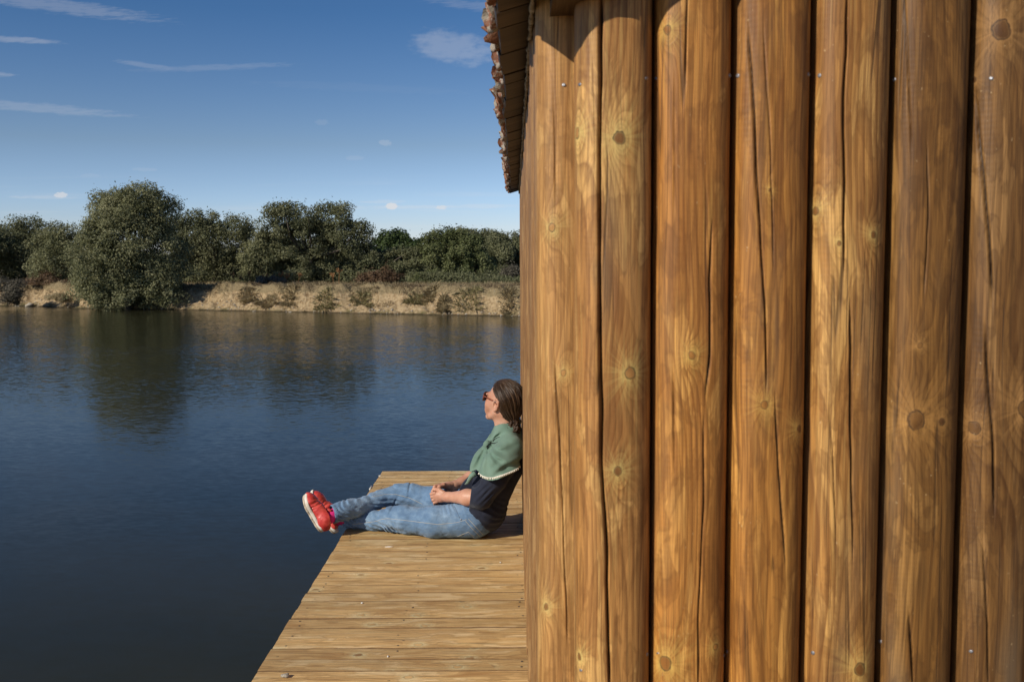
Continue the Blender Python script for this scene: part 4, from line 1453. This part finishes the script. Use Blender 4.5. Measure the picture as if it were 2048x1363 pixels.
# ear on both sides: rim, lobe, inner bowl
for s_ in (-1, 1):
    ear = [(.006, -.006), (.011, .012), (.003, .030), (-.012, .035), (-.025, .024), (-.026, .002), (-.016, -.018), (-.004, -.030)]
    L_ = [(*H(a - .002, s_ * (.077 + .009 * (i in (3, 4, 5))), b + .000), .0058 + .002 * (i == 7)) for i, (a, b) in enumerate(ear)]
    hd.chain(L_, .003)
    hd.ell(H(-.008, s_ * .074, .003), (.017, .008, .029), .006, HA)
    hd.ell(H(-.002, s_ * .085, .000), (.008, .010, .015), .003, HA, 'sub')
parts_b.append(hd.mesh())


# --- hands
def finger(fd, pts, r0, r1):
    n_ = len(pts)
    rr = np.linspace(r0, r1, n_)
    fd.chain([(*p, rr[i]) for i, p in enumerate(pts)], .0035)
    for i in range(1, n_ - 1): fd.ell(pts[i], (rr[i] * 1.08,) * 3, .003)


nh = Field((-.49, 5.06, .13), (-.30, 5.30, .28), .0019)
nh.warp = True
nh.chain([(-.345, 5.188, .208, .023), (-.372, 5.203, .206, .021)], .012)
nh.ell((-.395, 5.213, .204), (.042, .017, .031), .014, np.array([[-.96, .28, -.05], [.28, .96, 0], [-.05, 0, 1.0]]))
for q, (zo, ln, cl) in enumerate(((.223, 1.0, 0), (.208, 1.08, .003), (.192, 1.0, .004), (.178, .85, .002))):
    k0 = np.array([-.424 + .004 * q, 5.215, zo])
    p1 = k0 + np.array([-.020 * ln, .018, -.010]); p2 = p1 + np.array([-.001, .024 * ln, -.012]); p3 = p2 + np.array([.013, .015 * ln, -.004])
    finger(nh, [k0, p1, p2, p3], .0096 - .0006 * q, .0068)
finger(nh, [np.array([-.375, 5.208, .225]), np.array([-.402, 5.222, .238]), np.array([-.424, 5.240, .237]), np.array([-.437, 5.256, .229])], .0125, .0080)
parts_b.append(nh.mesh())
fh = Field((-.49, 5.12, .14), (-.30, 5.40, .30), .0019)
fh.warp = True
fh.chain([(-.330, 5.335, .236, .023), (-.352, 5.322, .238, .021)], .012)
fh.ell((-.372, 5.307, .243), (.040, .031, .017), .014, np.array([[-.90, -.43, 0], [-.43, .90, 0], [0, 0, 1.0]]))
for q, (t_, ln) in enumerate(((0, .95), (1, 1.08), (2, 1.0), (3, .85))):
    k0 = np.array([-.392 + .006 * t_, 5.268, .0]) + np.array([-.014 + .004 * t_, .016 * t_, .249])
    p1 = k0 + np.array([-.023 * ln, -.016, .000]); p2 = p1 + np.array([-.011, -.009, -.024 * ln]); p3 = p2 + np.array([.004, -.005, -.020 * ln])
    finger(fh, [k0, p1, p2, p3], .0094 - .0004 * q, .0066)
finger(fh, [np.array([-.358, 5.290, .248]), np.array([-.382, 5.268, .256]), np.array([-.402, 5.248, .250]), np.array([-.414, 5.236, .241])], .0120, .0078)
parts_b.append(fh.mesh())
off = 0; Vs, Fs = [], []
for v, f in parts_b: Vs.append(v); Fs.append(f + off); off += len(v)
pobj('body', np.concatenate(Vs), np.concatenate(Fs), skin)

# --- jeans
den, g = mat('blue denim')
p = g.obj(); x, y, z = g.sep(p)
tw = g.noise(g.comb(g.mul(x, 900), g.mul(y, 300), g.mul(z, 420)), 1, 2, .7)
fd1 = g.noise(p, 9, 3, .55); fd2 = g.noise(g.comb(g.mul(x, 30), g.mul(y, 12), g.mul(z, 60)), 1, 4, .65)
top_ = g.mr(g.sep(g.n('ShaderNodeNewGeometry').outputs['Normal'])[2], -1, 1, 0, 0)   # flat zero: wear does not follow light
fade = g.add(g.add(g.add(g.mul(fd1, .45), g.mul(fd2, .45)), .22), top_)
col = g.ramp(fade, [(.42, (.085, .150, .260)), (.64, (.145, .240, .370)), (.90, (.31, .42, .54))])
col = g.mix(g.mr(tw, .3, .7, 0, .35), col, (.07, .12, .21))
# darker, less worn denim over the seat and hips
hip = g.mr(x, -.13, .02)
col = g.mix(g.mul(hip, .55), col, (.045, .085, .16))
g.out(g.bsdf(col, .9, g.bump(g.add(tw, g.mul(fd2, 2)), .35, .003), .1, Sheen_Weight=.15))
jn = Field((-1.0, 4.94, -.012), (.02, 5.56, .30), .0034)
jn.warp = True
jn.ell((-.195, 5.25, .118), (.125, .170, .117), .03)
jn.chain([(-.22, 5.165, .100, .097), (-.42, 5.17, .080, .077), (-.58, 5.205, .078, .067), (-.650, 5.222, .075, .062), (-.76, 5.25, .053, .046), (-.905, 5.287, .042, .038)], .03)
j2 = Field((-1.0, 4.94, -.012), (.02, 5.56, .30), .0034)
j2.warp = True
j2.chain([(-.22, 5.335, .13, .098), (-.42, 5.36, .145, .075), (-.58, 5.378, .168, .059), (-.640, 5.378, .166, .056), (-.75, 5.32, .147, .043), (-.86, 5.235, .128, .044), (-.905, 5.20, .122, .047), (-.956, 5.165, .114, .0500)], .028)
hh_ = np.maximum(.006 - np.abs(jn.F - j2.F), 0) / .006
jn.F = np.minimum(jn.F, j2.F) - hh_ * hh_ * .0015


def jfold(X, Y, Z):
    d = .0062 * fbm(X * 26, Y * 20, Z * 30, 4)
    near = Y < 5.29
    # stacked folds behind the near knee
    w = np.exp(-((X + .67) / .045) ** 2) * np.clip((.10 - Z) / .06, 0, 1) * near
    d += w * .0050 * np.sin((X + Z * .75 + .012 * vnoise(X * 30, Z * 30, 0)) * 215)
    # folds on the thigh above the hip
    w = np.exp(-((X + .33) / .085) ** 2) * np.clip((Z - .10) / .05, 0, 1) * near
    d += w * .0026 * np.sin((X * 1.0 + Z * .45 + .02 * vnoise(X * 25, Z * 20, 3)) * 230) * (.4 + vnoise(X * 14, Z * 9, 8))
    # crease over the far knee and near knee front
    for (cx, cz, sl_, amp) in ((-.655, .135, -.5, .004), (-.575, .215, -.1, .0065)):
        q = (X - cx) + (Z - cz) * sl_
        d += amp * np.exp(-(q / .006) ** 2) * np.exp(-((Z - cz) / .03) ** 2)
    # gathers near the crossed ankle cuff
    w = np.exp(-((X + .89) / .05) ** 2) * (Y < 5.3)
    d += w * .0035 * np.sin((X * .8 + Z * 1.0) * 240 + 3 * vnoise(X * 20, Y * 20, Z * 20))
    w = np.exp(-((X + .72) / .12) ** 2)
    d += w * .003 * np.sin((X * .4 + Z * 1.3) * 150 + 4 * vnoise(X * 12, Y * 12, Z * 12))
    return d


jn.disp(jfold, .02)
# trouser ends: flat cut at the cuffs, hollow inside
ca = np.array([-.956, 5.165, .114]); cd = np.array([-.86, -.45, -.10]); cd /= np.linalg.norm(cd)
jn.clip(lambda X, Y, Z: np.where((Z > .055) & (Y < 5.26) & (X < -.9), (X - ca[0]) * cd[0] + (Y - ca[1]) * cd[1] + (Z - ca[2]) * cd[2] - .012, -1))
jn.cone(ca + cd * .05, ca - cd * .008, .044, .044, .002, 1.0, 'sub')
jn.clip(lambda X, Y, Z: np.where((X < -.88) & (Y > 5.2) & (Z < .09), -(X + .938), -1))
# waist: open above the hips
jn.clip(lambda X, Y, Z: (X + .10) * .757 + (Z - .13) * .654 - .03)
jV, jF = jn.mesh()
jeans = pobj('jeans', jV, jF, den)
thr, g = mat('pale seam thread'); g.out(g.bsdf((.42, .40, .34), .9))
sdk, g = mat('dark seam shadow thread'); g.out(g.bsdf((.10, .14, .20), .9))


def surf_path(fd, pts, lift=.0006, step=3):
    out_ = []
    for p, q in zip(pts[:-1], pts[1:]):
        n_ = max(2, int(math.hypot(q[0] - p[0], q[1] - p[1]) / step))
        for i in range(n_):
            t = i / n_
            h_ = fd.hit(p[0] + (q[0] - p[0]) * t, p[1] + (q[1] - p[1]) * t)
            if h_ is not None: out_.append(h_ - lift * ray(*p))
    return np.array(out_)


def line_part(name, fd, pts, r_, m, parent):
    pp = surf_path(fd, pts)
    if len(pp) < 3: return None
    V, F = tube(pp, r_, 5)
    return pobj(name, V, F, m, parent)


for path in ([(705, 1048), (751, 1042), (762, 1038), (775, 1036), (812, 1040), (860, 1046), (876, 1048), (915, 1044), (937, 1037)],
             [(743, 993), (769, 988), (792, 988), (819, 995), (848, 1009)],
             [(898, 1080), (920, 1070), (937, 1063), (946, 1072), (954, 1081)],
             [(937, 1037), (948, 1049), (959, 1061), (970, 1073)], [(931, 1041), (943, 1055), (953, 1065), (964, 1077)],
             [(909, 1012), (915, 1026), (921, 1038)], [(662, 1016), (668, 1034), (673, 1051)]):
    line_part('seam', jn, path, .0013, thr if len(path) > 3 else sdk, jeans)
h_ = jn.hit(922, 1038)
if h_ is not None: pobj('rivet', *tube([h_ + [0, .001, 0], h_ - [0, .003, 0]], .004, 8), steel, jeans)

# --- sweater
swm, g = mat('navy knit')
p = g.obj(); x, y, z = g.sep(p)
kn_ = g.noise(p, 500, 2, .6); lw = g.noise(p, 25, 3, .5)
g.out(g.bsdf(g.ramp(lw, [(.3, (.010, .013, .026)), (.7, (.018, .022, .040))]), .85, g.bump(g.add(g.mul(kn_, .5), lw), .5, .004), .25, Sheen_Weight=.12))
sw = Field((-.34, 4.90, .0), (.07, 5.56, .56), .0036)
sw.warp = True
sw.ell((-.185, 5.25, .125), (.135, .182, .125), .04)
sw.chain([(-.165, 5.25, .19, .112), (-.125, 5.25, .27, .108), (-.075, 5.25, .37, .106), (-.05, 5.25, .47, .085)], .05, 1.45)
sw.ell((-.21, 5.25, .225), (.085, .13, .07), .04)
sw.chain([(-.03, 5.105, .455, .064), (-.105, 5.06, .33, .058), (-.175, 5.055, .235, .050), (-.226, 5.085, .232, .0475)], .025)
sw.chain([(-.05, 5.41, .455, .062), (-.15, 5.46, .28, .050), (-.215, 5.43, .262, .047)], .025)


def sfold(X, Y, Z):
    d = .004 * fbm(X * 16, Y * 12, Z * 16, 3)
    w = np.exp(-((X + .10) ** 2 + (Z - .13) ** 2) / .07 ** 2)
    d += w * .0035 * np.sin((X * .6 + Z * 1.0) * 170 + 3 * vnoise(X * 14, Z * 14, 1))
    w = np.exp(-((X + .16) ** 2 + (Z - .27) ** 2) / .05 ** 2) * (Y < 5.1)
    d += w * .003 * np.sin((X - Z) * 190)
    return d


sw.disp(sfold, .02)
# sleeve ends and hem
sd_ = np.array([-.82, .55, -.08]); sd_ /= np.linalg.norm(sd_); sp_ = np.array([-.232, 5.09, .232])
sw.clip(lambda X, Y, Z: np.where((Y < 5.16) & (X < -.19), (X - sp_[0]) * .99 + (Z - sp_[2]) * -.12, -1) * -1 * np.where((Y < 5.16) & (X < -.19), 1, -1) - 0.0)
sw.clip(lambda X, Y, Z: -((X + .262) * .757 + (Z - .185) * .654))
swV, swF = sw.mesh()
sweater = pobj('sweater', swV, swF, swm)

# --- shawl
shm, g = mat('green shawl cotton')
p = g.obj()
wv_ = g.noise(p, 600, 2, .6); lw = g.noise(p, 12, 3, .5)
g.out(g.bsdf(g.ramp(lw, [(.3, (.115, .190, .145)), (.7, (.165, .250, .195))]), .8, g.bump(wv_, .25, .002), .2, Sheen_Weight=.1))
sh = Field((-.30, 4.86, .28), (.06, 5.60, .66), .0030)
sh.warp = True
sh.cone((-.045, 5.25, .505), (-.085, 5.25, .38), .088, .118, .05, 1.42)
sh.chain([(-.030, 5.115, .470, .074), (-.075, 5.055, .40, .082), (-.105, 5.03, .32, .088)], .045)
sh.chain([(-.050, 5.405, .470, .072), (-.10, 5.45, .39, .082), (-.12, 5.47, .32, .085)], .045)
sh.chain([(-.046, 5.25, .545, .068), (-.050, 5.25, .50, .078)], .03)
sh.chain([(-.118, 5.20, .475, .042), (-.165, 5.15, .405, .048), (-.195, 5.12, .335, .048)], .04)
# rolled neckline
for a0 in np.linspace(0, 2 * math.pi, 25)[:-1]:
    a1 = a0 + 2 * math.pi / 24
    q0 = np.array([-.050 - .066 * math.cos(a0), 5.25 + .070 * math.sin(a0), .548 - .045 * math.cos(a0)])
    q1 = np.array([-.050 - .066 * math.cos(a1), 5.25 + .070 * math.sin(a1), .548 - .045 * math.cos(a1)])
    sh.cone(q0, q1, .013, .013, .012)
KN = P(974, 889, 5.085)
sh.ell(KN + [0, .06, 0], (.022, .024, .026), .018)
HEM = [(900, 972), (930, 958), (940, 952), (947, 948), (951, 946), (958, 948), (966, 953), (976, 956), (986, 956), (996, 953), (1006, 950), (1016, 946), (1026, 942), (1036, 937), (1046, 932), (1060, 925)]
HP_ = np.array([P(px, py, 4.94) for px, py in HEM])


def hemz(X, Y):
    return np.interp(X, HP_[:, 0], HP_[:, 2]) + np.clip(Y - 5.04, 0, .4) * .03


def shfold(X, Y, Z):
    dx_, dz_ = X - KN[0], Z - KN[2]
    an = np.arctan2(dz_, dx_); rr = np.hypot(dx_, dz_)
    d = .0062 * np.sin(an * 10 + 2.4 * vnoise(X * 12, Y * 8, Z * 12)) * np.clip((rr - .02) / .05, 0, 1) * np.clip((.20 - rr) / .12, .25, 1)
    d += .0055 * fbm(X * 14, Y * 9, Z * 16, 3)
    # soft draped swags under the shoulder
    q = Z + .55 * (X + .03) ** 2 * 8 - .25 * X
    d += .0088 * np.sin(q * 115 + 1.5 * vnoise(X * 9, Y * 6, Z * 9)) * np.clip((X + .13) / .08, 0, 1) * np.clip((.46 - Z) / .05, 0, 1)
    return -d


sh.disp(shfold, .025)
sh.clip(lambda X, Y, Z: hemz(X, Y) - Z)
# neck opening
sh.cone((-.055, 5.25, .66), (-.048, 5.25, .50), .060, .050, .006, 1.0, 'sub')
sV, sF = sh.mesh()
shawl = pobj('shawl', sV, sF, shm)
crm, g = mat('cream pompom trim'); g.out(g.bsdf((.70, .66, .56), .9))
tp = []
for p_, q_ in zip(HEM[2:-1], HEM[3:]):
    n_ = max(1, int(math.hypot(q_[0] - p_[0], q_[1] - p_[1]) / 3.4))
    for i in range(n_):
        t = i / n_
        a_, b_ = p_[0] + (q_[0] - p_[0]) * t, p_[1] + (q_[1] - p_[1]) * t
        h_ = None
        for up in (1, 2, 3, 4, 6):
            h_ = sh.hit(a_, b_ - up)
            if h_ is not None: break
        if h_ is not None: tp.append(h_ + np.array([0, -.001, -.001]))
tp = np.array(tp)
prt = [tube(tp + [0, 0, .0022], .0022, 6)]
for q in tp[::1]:
    c_ = q + np.array([0, -.002, -.0025])
    pts = [c_ + np.array([0, 0, .0052 * math.cos(a_)]) for a_ in np.linspace(0, math.pi, 5)]
    prt.append(tube(pts, [.0008, .0037, .0050, .0037, .0008], 6))
V, F = join(prt)
pobj('pompom_trim', V, F, crm, shawl)
# lower free corner of the shawl hanging in front
cn = [P(951, 945, 5.04), P(942, 952, 5.04), P(936, 964, 5.06), P(930, 968, 5.10)]
V, F = tube(cn, [.016, .013, .009, .003], 8)
pobj('shawl_corner', V, F, shm, shawl)
# black tassel cords at the knot
blk, g = mat('black cord'); g.out(g.bsdf((.012, .012, .014), .8))
prt = []
for pts in ([(973, 893), (978, 887), (984, 885)], [(986, 882), (989, 878), (996, 874), (1001, 873)], [(984, 886), (990, 886), (997, 882)], [(974, 892), (975, 897), (977, 894), (978, 890)]):
    pp = surf_path(sh, pts, .001, 1.5)
    if len(pp) > 2: prt.append(tube(pp, np.linspace(.0035, .0018, len(pp)), 6))
if prt:
    V, F = join(prt); pobj('cord', V, F, blk, shawl)

# --- hair
hrm, g = mat('brown hair')
st = g.attr('strand'); p = g.obj()
s1 = g.noise(g.comb(g.mul(st, 26), g.mul(g.sep(p)[2], 6), 0.0), 1, 4, .7)
s2 = g.noise(g.comb(g.mul(st, 110), g.mul(g.sep(p)[2], 14), 4.0), 1, 2, .6)
col = g.ramp(g.add(g.mul(s1, .7), g.mul(s2, .3)), [(.38, (.014, .007, .0035)), (.52, (.050, .025, .011)), (.63, (.15, .082, .036)), (.74, (.36, .21, .10))])
g.out(g.bsdf(col, .42, g.bump(g.add(s1, s2), .6, .004), .45))
HCc, HCr = np.array([-.014, 0, .030]), np.array([.104, .086, .100])
BUN = np.array([-.104, .008, -.080])     # head coordinates (forward, left, up)
hr = Field(HC - .19, HC + .16, .0026)
hr.ell(H(*HCc), HCr, .01, HA)
hr.ell(H(-.055, 0, -.022), (.050, .062, .046), .02, HA)
hr.cone(H(-.075, .005, -.045), H(*(BUN + [.012, 0, .010])), .040, .024, .02)


def loc(X, Y, Z):
    X, Y, Z = X - HC[0], Y - HC[1], Z - HC[2]
    return [HA[i][0] * X + HA[i][1] * Y + HA[i][2] * Z for i in range(3)]


def strand_angle(a, b, c):
    """angle about the axis that runs from the brow to the bun: constant along a strand"""
    t = np.array([-.75, 0, -.66])
    e1 = np.array([0, 1, 0]); e2 = np.cross(t, e1)
    a, c = a - .02, c - .0
    return np.arctan2(b, e2[0] * a + e2[2] * c)


def hclip(X, Y, Z):
    a, b, c = loc(X, Y, Z)
    line_ = np.interp(c, [-.12, -.07, -.03, -.012, .022, .040, .070, .115], [-.052, -.046, -.038, -.034, -.031, -.004, .040, .080])
    wob = .004 * vnoise(c * 60, b * 30, 0)
    earcut = 0
    return (a - line_ + wob) * .8


hr.disp(lambda X, Y, Z: (lambda th: .0022 * np.sin(th * 34 + 2 * vnoise(X * 30, Y * 30, Z * 30)) + .0015 * np.sin(th * 83) + .003 * fbm(X * 20, Y * 20, Z * 20, 2))(strand_angle(*loc(X, Y, Z))), .02)
hr.clip(hclip)
# bun of loose curls
bq = Field(HC - .22, HC + .12, .0030)
Bw = H(*BUN)
r_ = np.random.default_rng(5)
bq.ell(Bw + [-.010, 0, -.018], (.020, .026, .030), .01)
for q in range(22):
    ph0, ax0 = r_.uniform(0, 6.28), r_.normal(size=3); ax0 /= np.linalg.norm(ax0)
    e1 = np.cross(ax0, [0, 0, 1]); e1 /= np.linalg.norm(e1); e2 = np.cross(ax0, e1)
    rr = r_.uniform(.012, .027)
    cc_ = Bw + r_.normal(size=3) * .010 + np.array([-.012, 0, -.006 - .010 * (q % 4)])
    arc = [cc_ + rr * (math.cos(ph0 + t) * e1 + math.sin(ph0 + t) * e2) for t in np.linspace(0, 4.4, 9)]
    bq.chain([(*p_, .0058) for p_ in arc], .002)
hV, hF = hr.mesh(); bV, bF = bq.mesh()


def hair_obj(name, V, F, parent=None):
    o = pobj(name, V, F, hrm, parent)
    sa = strand_angle(*loc(V[:, 0], V[:, 1], V[:, 2]))
    at = o.data.attributes.new('strand', 'FLOAT', 'POINT'); at.data.foreach_set('value', sa.astype(np.float32))
    return o


hair = hair_obj('hair', hV, hF)
hair_obj('hair_bun', bV, bF, hair)
tie, g = mat('hair tie'); g.out(g.bsdf((.45, .33, .22), .6))
tc = H(*(BUN + [.018, 0, .022])); tx = hf * .3 + hu * -.2 + hl * .9
e1 = hl; e2 = np.cross(hf * -.7 - hu * .7, hl)
V, F = tube([tc + .021 * (math.cos(t) * e1 + math.sin(t) * e2) for t in np.linspace(0, 2 * math.pi, 17)], .0038, 6)
pobj('hair_tie', V, F, tie, hair)
# single strands laid from the hairline to the tie
prt = []
sang = []
endd = (BUN + [.012, 0, .018] - HCc) / HCr; endd /= np.linalg.norm(endd)
for q in range(900):
    b_ = r_.uniform(-1, 1)
    th = r_.uniform(-1.0, 1.35)
    st_ = np.array([math.cos(th) * .9, 1.1 * b_, math.sin(th)]) + r_.normal(size=3) * .12
    st_ /= np.linalg.norm(st_)
    a0 = st_ * HCr + HCc
    lim = np.interp(a0[2], [-.03, .022, .040, .070, .115], [-.038, -.031, -.004, .040, .080])
    if a0[0] > lim:
        st_[0] = (lim - HCc[0]) / HCr[0]; st_ /= np.linalg.norm(st_)
    om = math.acos(np.clip(st_ @ endd, -1, 1))
    if om < .35: continue
    pts = []; bad = False
    lift = 1.0 + r_.uniform(.002, .022) + (.05 * r_.random() if q % 14 == 0 else 0)
    for t in np.linspace(0, 1, 12):
        d_ = (math.sin((1 - t) * om) * st_ + math.sin(t * om) * endd) / math.sin(om)
        dd_ = d_ * HCr + HCc
        if dd_[0] > np.interp(dd_[2], [-.12, -.07, -.03, .022, .040, .070, .115], [-.052, -.046, -.036, -.029, -.002, .042, .082]) + .002: bad = True
        pts.append(H(*(d_ * HCr * (1 + (lift - 1) * math.sin(math.pi * min(t * 1.2, 1)) + .004) + HCc)))
    if bad: continue
    prt.append(tube(pts, r_.uniform(.0005, .0011), 3, False))
    sang += [r_.uniform(-3, 3)] * (12 * 3)
for q in range(60):   # flyaways on the bun and nape
    a0 = Bw + r_.normal(size=3) * .014
    d_ = r_.normal(size=3); d_ /= np.linalg.norm(d_)
    pts = [a0 + d_ * .03 * t + np.array([math.sin(t * 5 + q), 0, math.cos(t * 4 + q)]) * .006 for t in np.linspace(0, 1, 8)]
    prt.append(tube(pts, .0007, 3, False)); sang += [r_.uniform(-3, 3)] * 24
V, F = join(prt)
o = pobj('strands', V, F, hrm, hair)
at = o.data.attributes.new('strand', 'FLOAT', 'POINT'); at.data.foreach_set('value', np.array(sang, np.float32))
o['kind'] = 'stuff'

# --- sunglasses
tort, g = mat('tortoiseshell frame')
tn = g.noise(g.obj(), 70, 3, .6)
g.out(g.bsdf(g.ramp(tn, [(.4, (.05, .014, .008)), (.6, (.28, .075, .035))]), .22, None, .5))
lensm, g = mat('dark lens'); g.out(g.bsdf((.008, .009, .011), .08, None, .6))
prt = []
lens = []
for s_ in (-1, 1):
    c_ = (.101, s_ * .033, .010)
    ring = []
    for t in np.linspace(0, 2 * math.pi, 21)[:-1]:
        cu, su = math.cos(t), math.sin(t)
        ring.append(H(c_[0] - .010 * (cu * s_ > 0) * abs(cu), c_[1] + .0275 * np.sign(cu) * abs(cu) ** .7, c_[2] + .021 * np.sign(su) * abs(su) ** .7 * (1.1 if su > 0 else 1)))
    prt.append(tube(ring + [ring[0]], .0036, 6, False))
    lens.append((ring, [tuple(range(20))]))
    tpz = [H(.091, s_ * .062, .020), H(.05, s_ * .074, .020), H(.005, s_ * .080, .018), H(-.016, s_ * .080, .008), H(-.026, s_ * .078, -.006)]
    prt.append(tube(tpz, [.0048, .0042, .0036, .0034, .003], 6))
prt.append(tube([H(.101, -.007, .016), H(.105, 0, .018), H(.101, .007, .016)], .003, 6))
V, F = join(prt)
gl = pobj('sunglasses', V, F, tort)
for (rg, ff) in lens:
    cen = np.mean(rg, axis=0) + hf * .002
    V = list(rg) + [cen] + [q - hf * .0015 for q in rg]
    F = [(20, j, (j + 1) % 20) for j in range(20)] + [(j, 21 + j, 21 + (j + 1) % 20, (j + 1) % 20) for j in range(20)] + [tuple(21 + j for j in range(20))[::-1]]
    pobj('lens', V, F, lensm, gl)
h_ = H(-.006, .081, .020)
pobj('stud', *tube([h_ - hl * .001, h_ + hl * .002], .0022, 8), steel, gl)

# --- shoes and socks
red, g = mat('red leather')
ln_ = g.noise(g.obj(), 40, 4, .6)
g.out(g.bsdf(g.ramp(ln_, [(.35, (.50, .035, .030)), (.6, (.68, .085, .065)), (.75, (.72, .16, .11))]), .38, g.bump(g.noise(g.obj(), 90, 4, .6), .3, .003), .5))
whs, g = mat('white rubber'); g.out(g.bsdf(g.ramp(g.noise(g.obj(), 30, 3), [(.4, (.78, .74, .66)), (.62, (.62, .56, .46))]), .7))
bgs, g = mat('worn beige rubber'); g.out(g.bsdf(g.ramp(g.noise(g.obj(), 60, 4), [(.35, (.30, .24, .17)), (.55, (.58, .48, .36))]), .8, g.bump(g.noise(g.obj(), 90, 3), .5, .004)))
pink, g = mat('pink sock'); g.out(g.bsdf((.72, .035, .22), .9, g.bump(g.noise(g.obj(), 300, 2), .4, .002), .2))


def shoe(Hl, To, yaw_w, ankle):
    f_ = To - Hl; Ln = np.linalg.norm(f_); f_ /= Ln
    u_ = np.array([-f_[2], 0, f_[0]])
    if u_[0] < 0: u_ = -u_
    u_ = u_ + np.array([0, yaw_w, 0]); u_ -= f_ * (u_ @ f_); u_ /= np.linalg.norm(u_)
    w_ = np.cross(f_, u_)
    A = np.stack([f_, w_, u_])

    def S(a, b, c): return Hl + a * f_ + b * w_ + c * u_
    k = Ln / .25

    def lc(X, Y, Z):
        X, Y, Z = X - Hl[0], Y - Hl[1], Z - Hl[2]
        return [A[i][0] * X + A[i][1] * Y + A[i][2] * Z for i in range(3)]

    def slab(lo, hi, grow):
        fd = Field(Hl + f_ * .12 - .19, Hl + f_ * .12 + .19, .0028)
        _, X, Y, Z = fd.sub(fd.lo, fd.lo + fd.h * (fd.n - 1))
        a, b, c = lc(X, Y, Z); a = a / k
        plan = [(.034, 0, .031), (.10, .002, .032), (.175, .004, .043), (.208, .002, .038)]
        d = np.full(a.shape, 1.0, np.float32)
        for p_, q_ in zip(plan[:-1], plan[1:]):
            t = np.clip(((a - p_[0]) * (q_[0] - p_[0]) + (b - p_[1]) * (q_[1] - p_[1])) / ((q_[0] - p_[0]) ** 2 + (q_[1] - p_[1]) ** 2), 0, 1)
            dd = np.hypot(a - p_[0] - t * (q_[0] - p_[0]), b - p_[1] - t * (q_[1] - p_[1])) - (p_[2] + t * (q_[2] - p_[2]))
            h_ = np.maximum(.02 - abs(d - dd), 0) / .02
            d = np.minimum(d, dd) - h_ * h_ * .005
        cc = c - .020 * np.clip((a - .15) / .10, 0, 1.2) ** 2 - .006 * np.clip((.05 - a) / .05, 0, 1)
        e = np.abs(cc - (lo + hi) / 2) - (hi - lo) / 2 + .004
        dd = d - grow + .004
        fd.F = (np.minimum(np.maximum(dd, e), 0) + np.hypot(np.maximum(dd, 0), np.maximum(e, 0)) - .004).astype(np.float32)
        return fd
    up = Field(Hl + f_ * .12 - .20, Hl + f_ * .12 + .20, .0026)
    up.cone(S(.045 * k, 0, .040), S(.19 * k, .003, .034), .035, .036, .02)
    up.ell(S(.195 * k, .003, .036), (.050, .041, .032), .02, A)
    up.ell(S(.040 * k, 0, .050), (.040, .034, .050), .02, A)
    up.cone(S(.062 * k, 0, .065), S(.125 * k, .002, .055), .036, .034, .02)
    up.cone(S(.055 * k, 0, .06), ankle * .35 + S(.055 * k, 0, .07) * .65, .040, .040, .02)
    up.disp(lambda X, Y, Z: .0022 * fbm(X * 45, Y * 45, Z * 45, 3) + .0016 * np.sin(lc(X, Y, Z)[0] * 330 + 3 * vnoise(X * 40, Y * 40, Z * 40)) * np.exp(-((lc(X, Y, Z)[0] - .15) / .03) ** 2), .02)
    an = ankle - S(.055 * k, 0, .06); an /= np.linalg.norm(an)
    o_ = S(.055 * k, 0, .075)
    up.clip(lambda X, Y, Z: (X - o_[0]) * an[0] + (Y - o_[1]) * an[1] + (Z - o_[2]) * an[2] + .006 - .25 * (lc(X, Y, Z)[0] - .055))
    up.cone(o_ - an * .005, o_ + an * .08, .0345, .0345, .003, 1.0, 'sub')
    up.clip(lambda X, Y, Z: .016 - (lc(X, Y, Z)[2] - .020 * np.clip((lc(X, Y, Z)[0] / k - .15) / .10, 0, 1.2) ** 2))
    root = pobj('shoe', *up.mesh(), red)
    pobj('midsole', *slab(.009, .027, .003).mesh(), whs, root)
    pobj('outsole', *slab(-.002, .0105, .0005).mesh(), bgs, root)
    V, F = tube([S(.105 * k, 0, .083), S(.088 * k, 0, .100), S(.080 * k, 0, .108)], [.009, .011, .006], 8)
    pobj('tongue', V, F, red, root)
    prt = [tube([S((.098 + .012 * i) * k, -.022, .078 - .006 * i), S((.100 + .012 * i) * k, 0, .090 - .007 * i), S((.098 + .012 * i) * k, .022, .078 - .006 * i)], .0026, 6) for i in range(3)]
    V, F = join(prt)
    pobj('laces', V, F, red, root)
    V, F = tube([S(.055 * k, 0, .045), S(.055 * k, 0, .07), ankle * .6 + S(.055 * k, 0, .07) * .4, ankle + (ankle - S(.055 * k, 0, .07)) * .3], [.033, .033, .034, .034], 16)
    pobj('sock', V, F, pink)


shoe(P(641, 1066, 5.115), P(600, 992, 5.145), .10, np.array([-.945, 5.172, .116]))
shoe(P(668, 1069, 5.285), P(612, 987, 5.30), .05, np.array([-.905, 5.287, .050]))
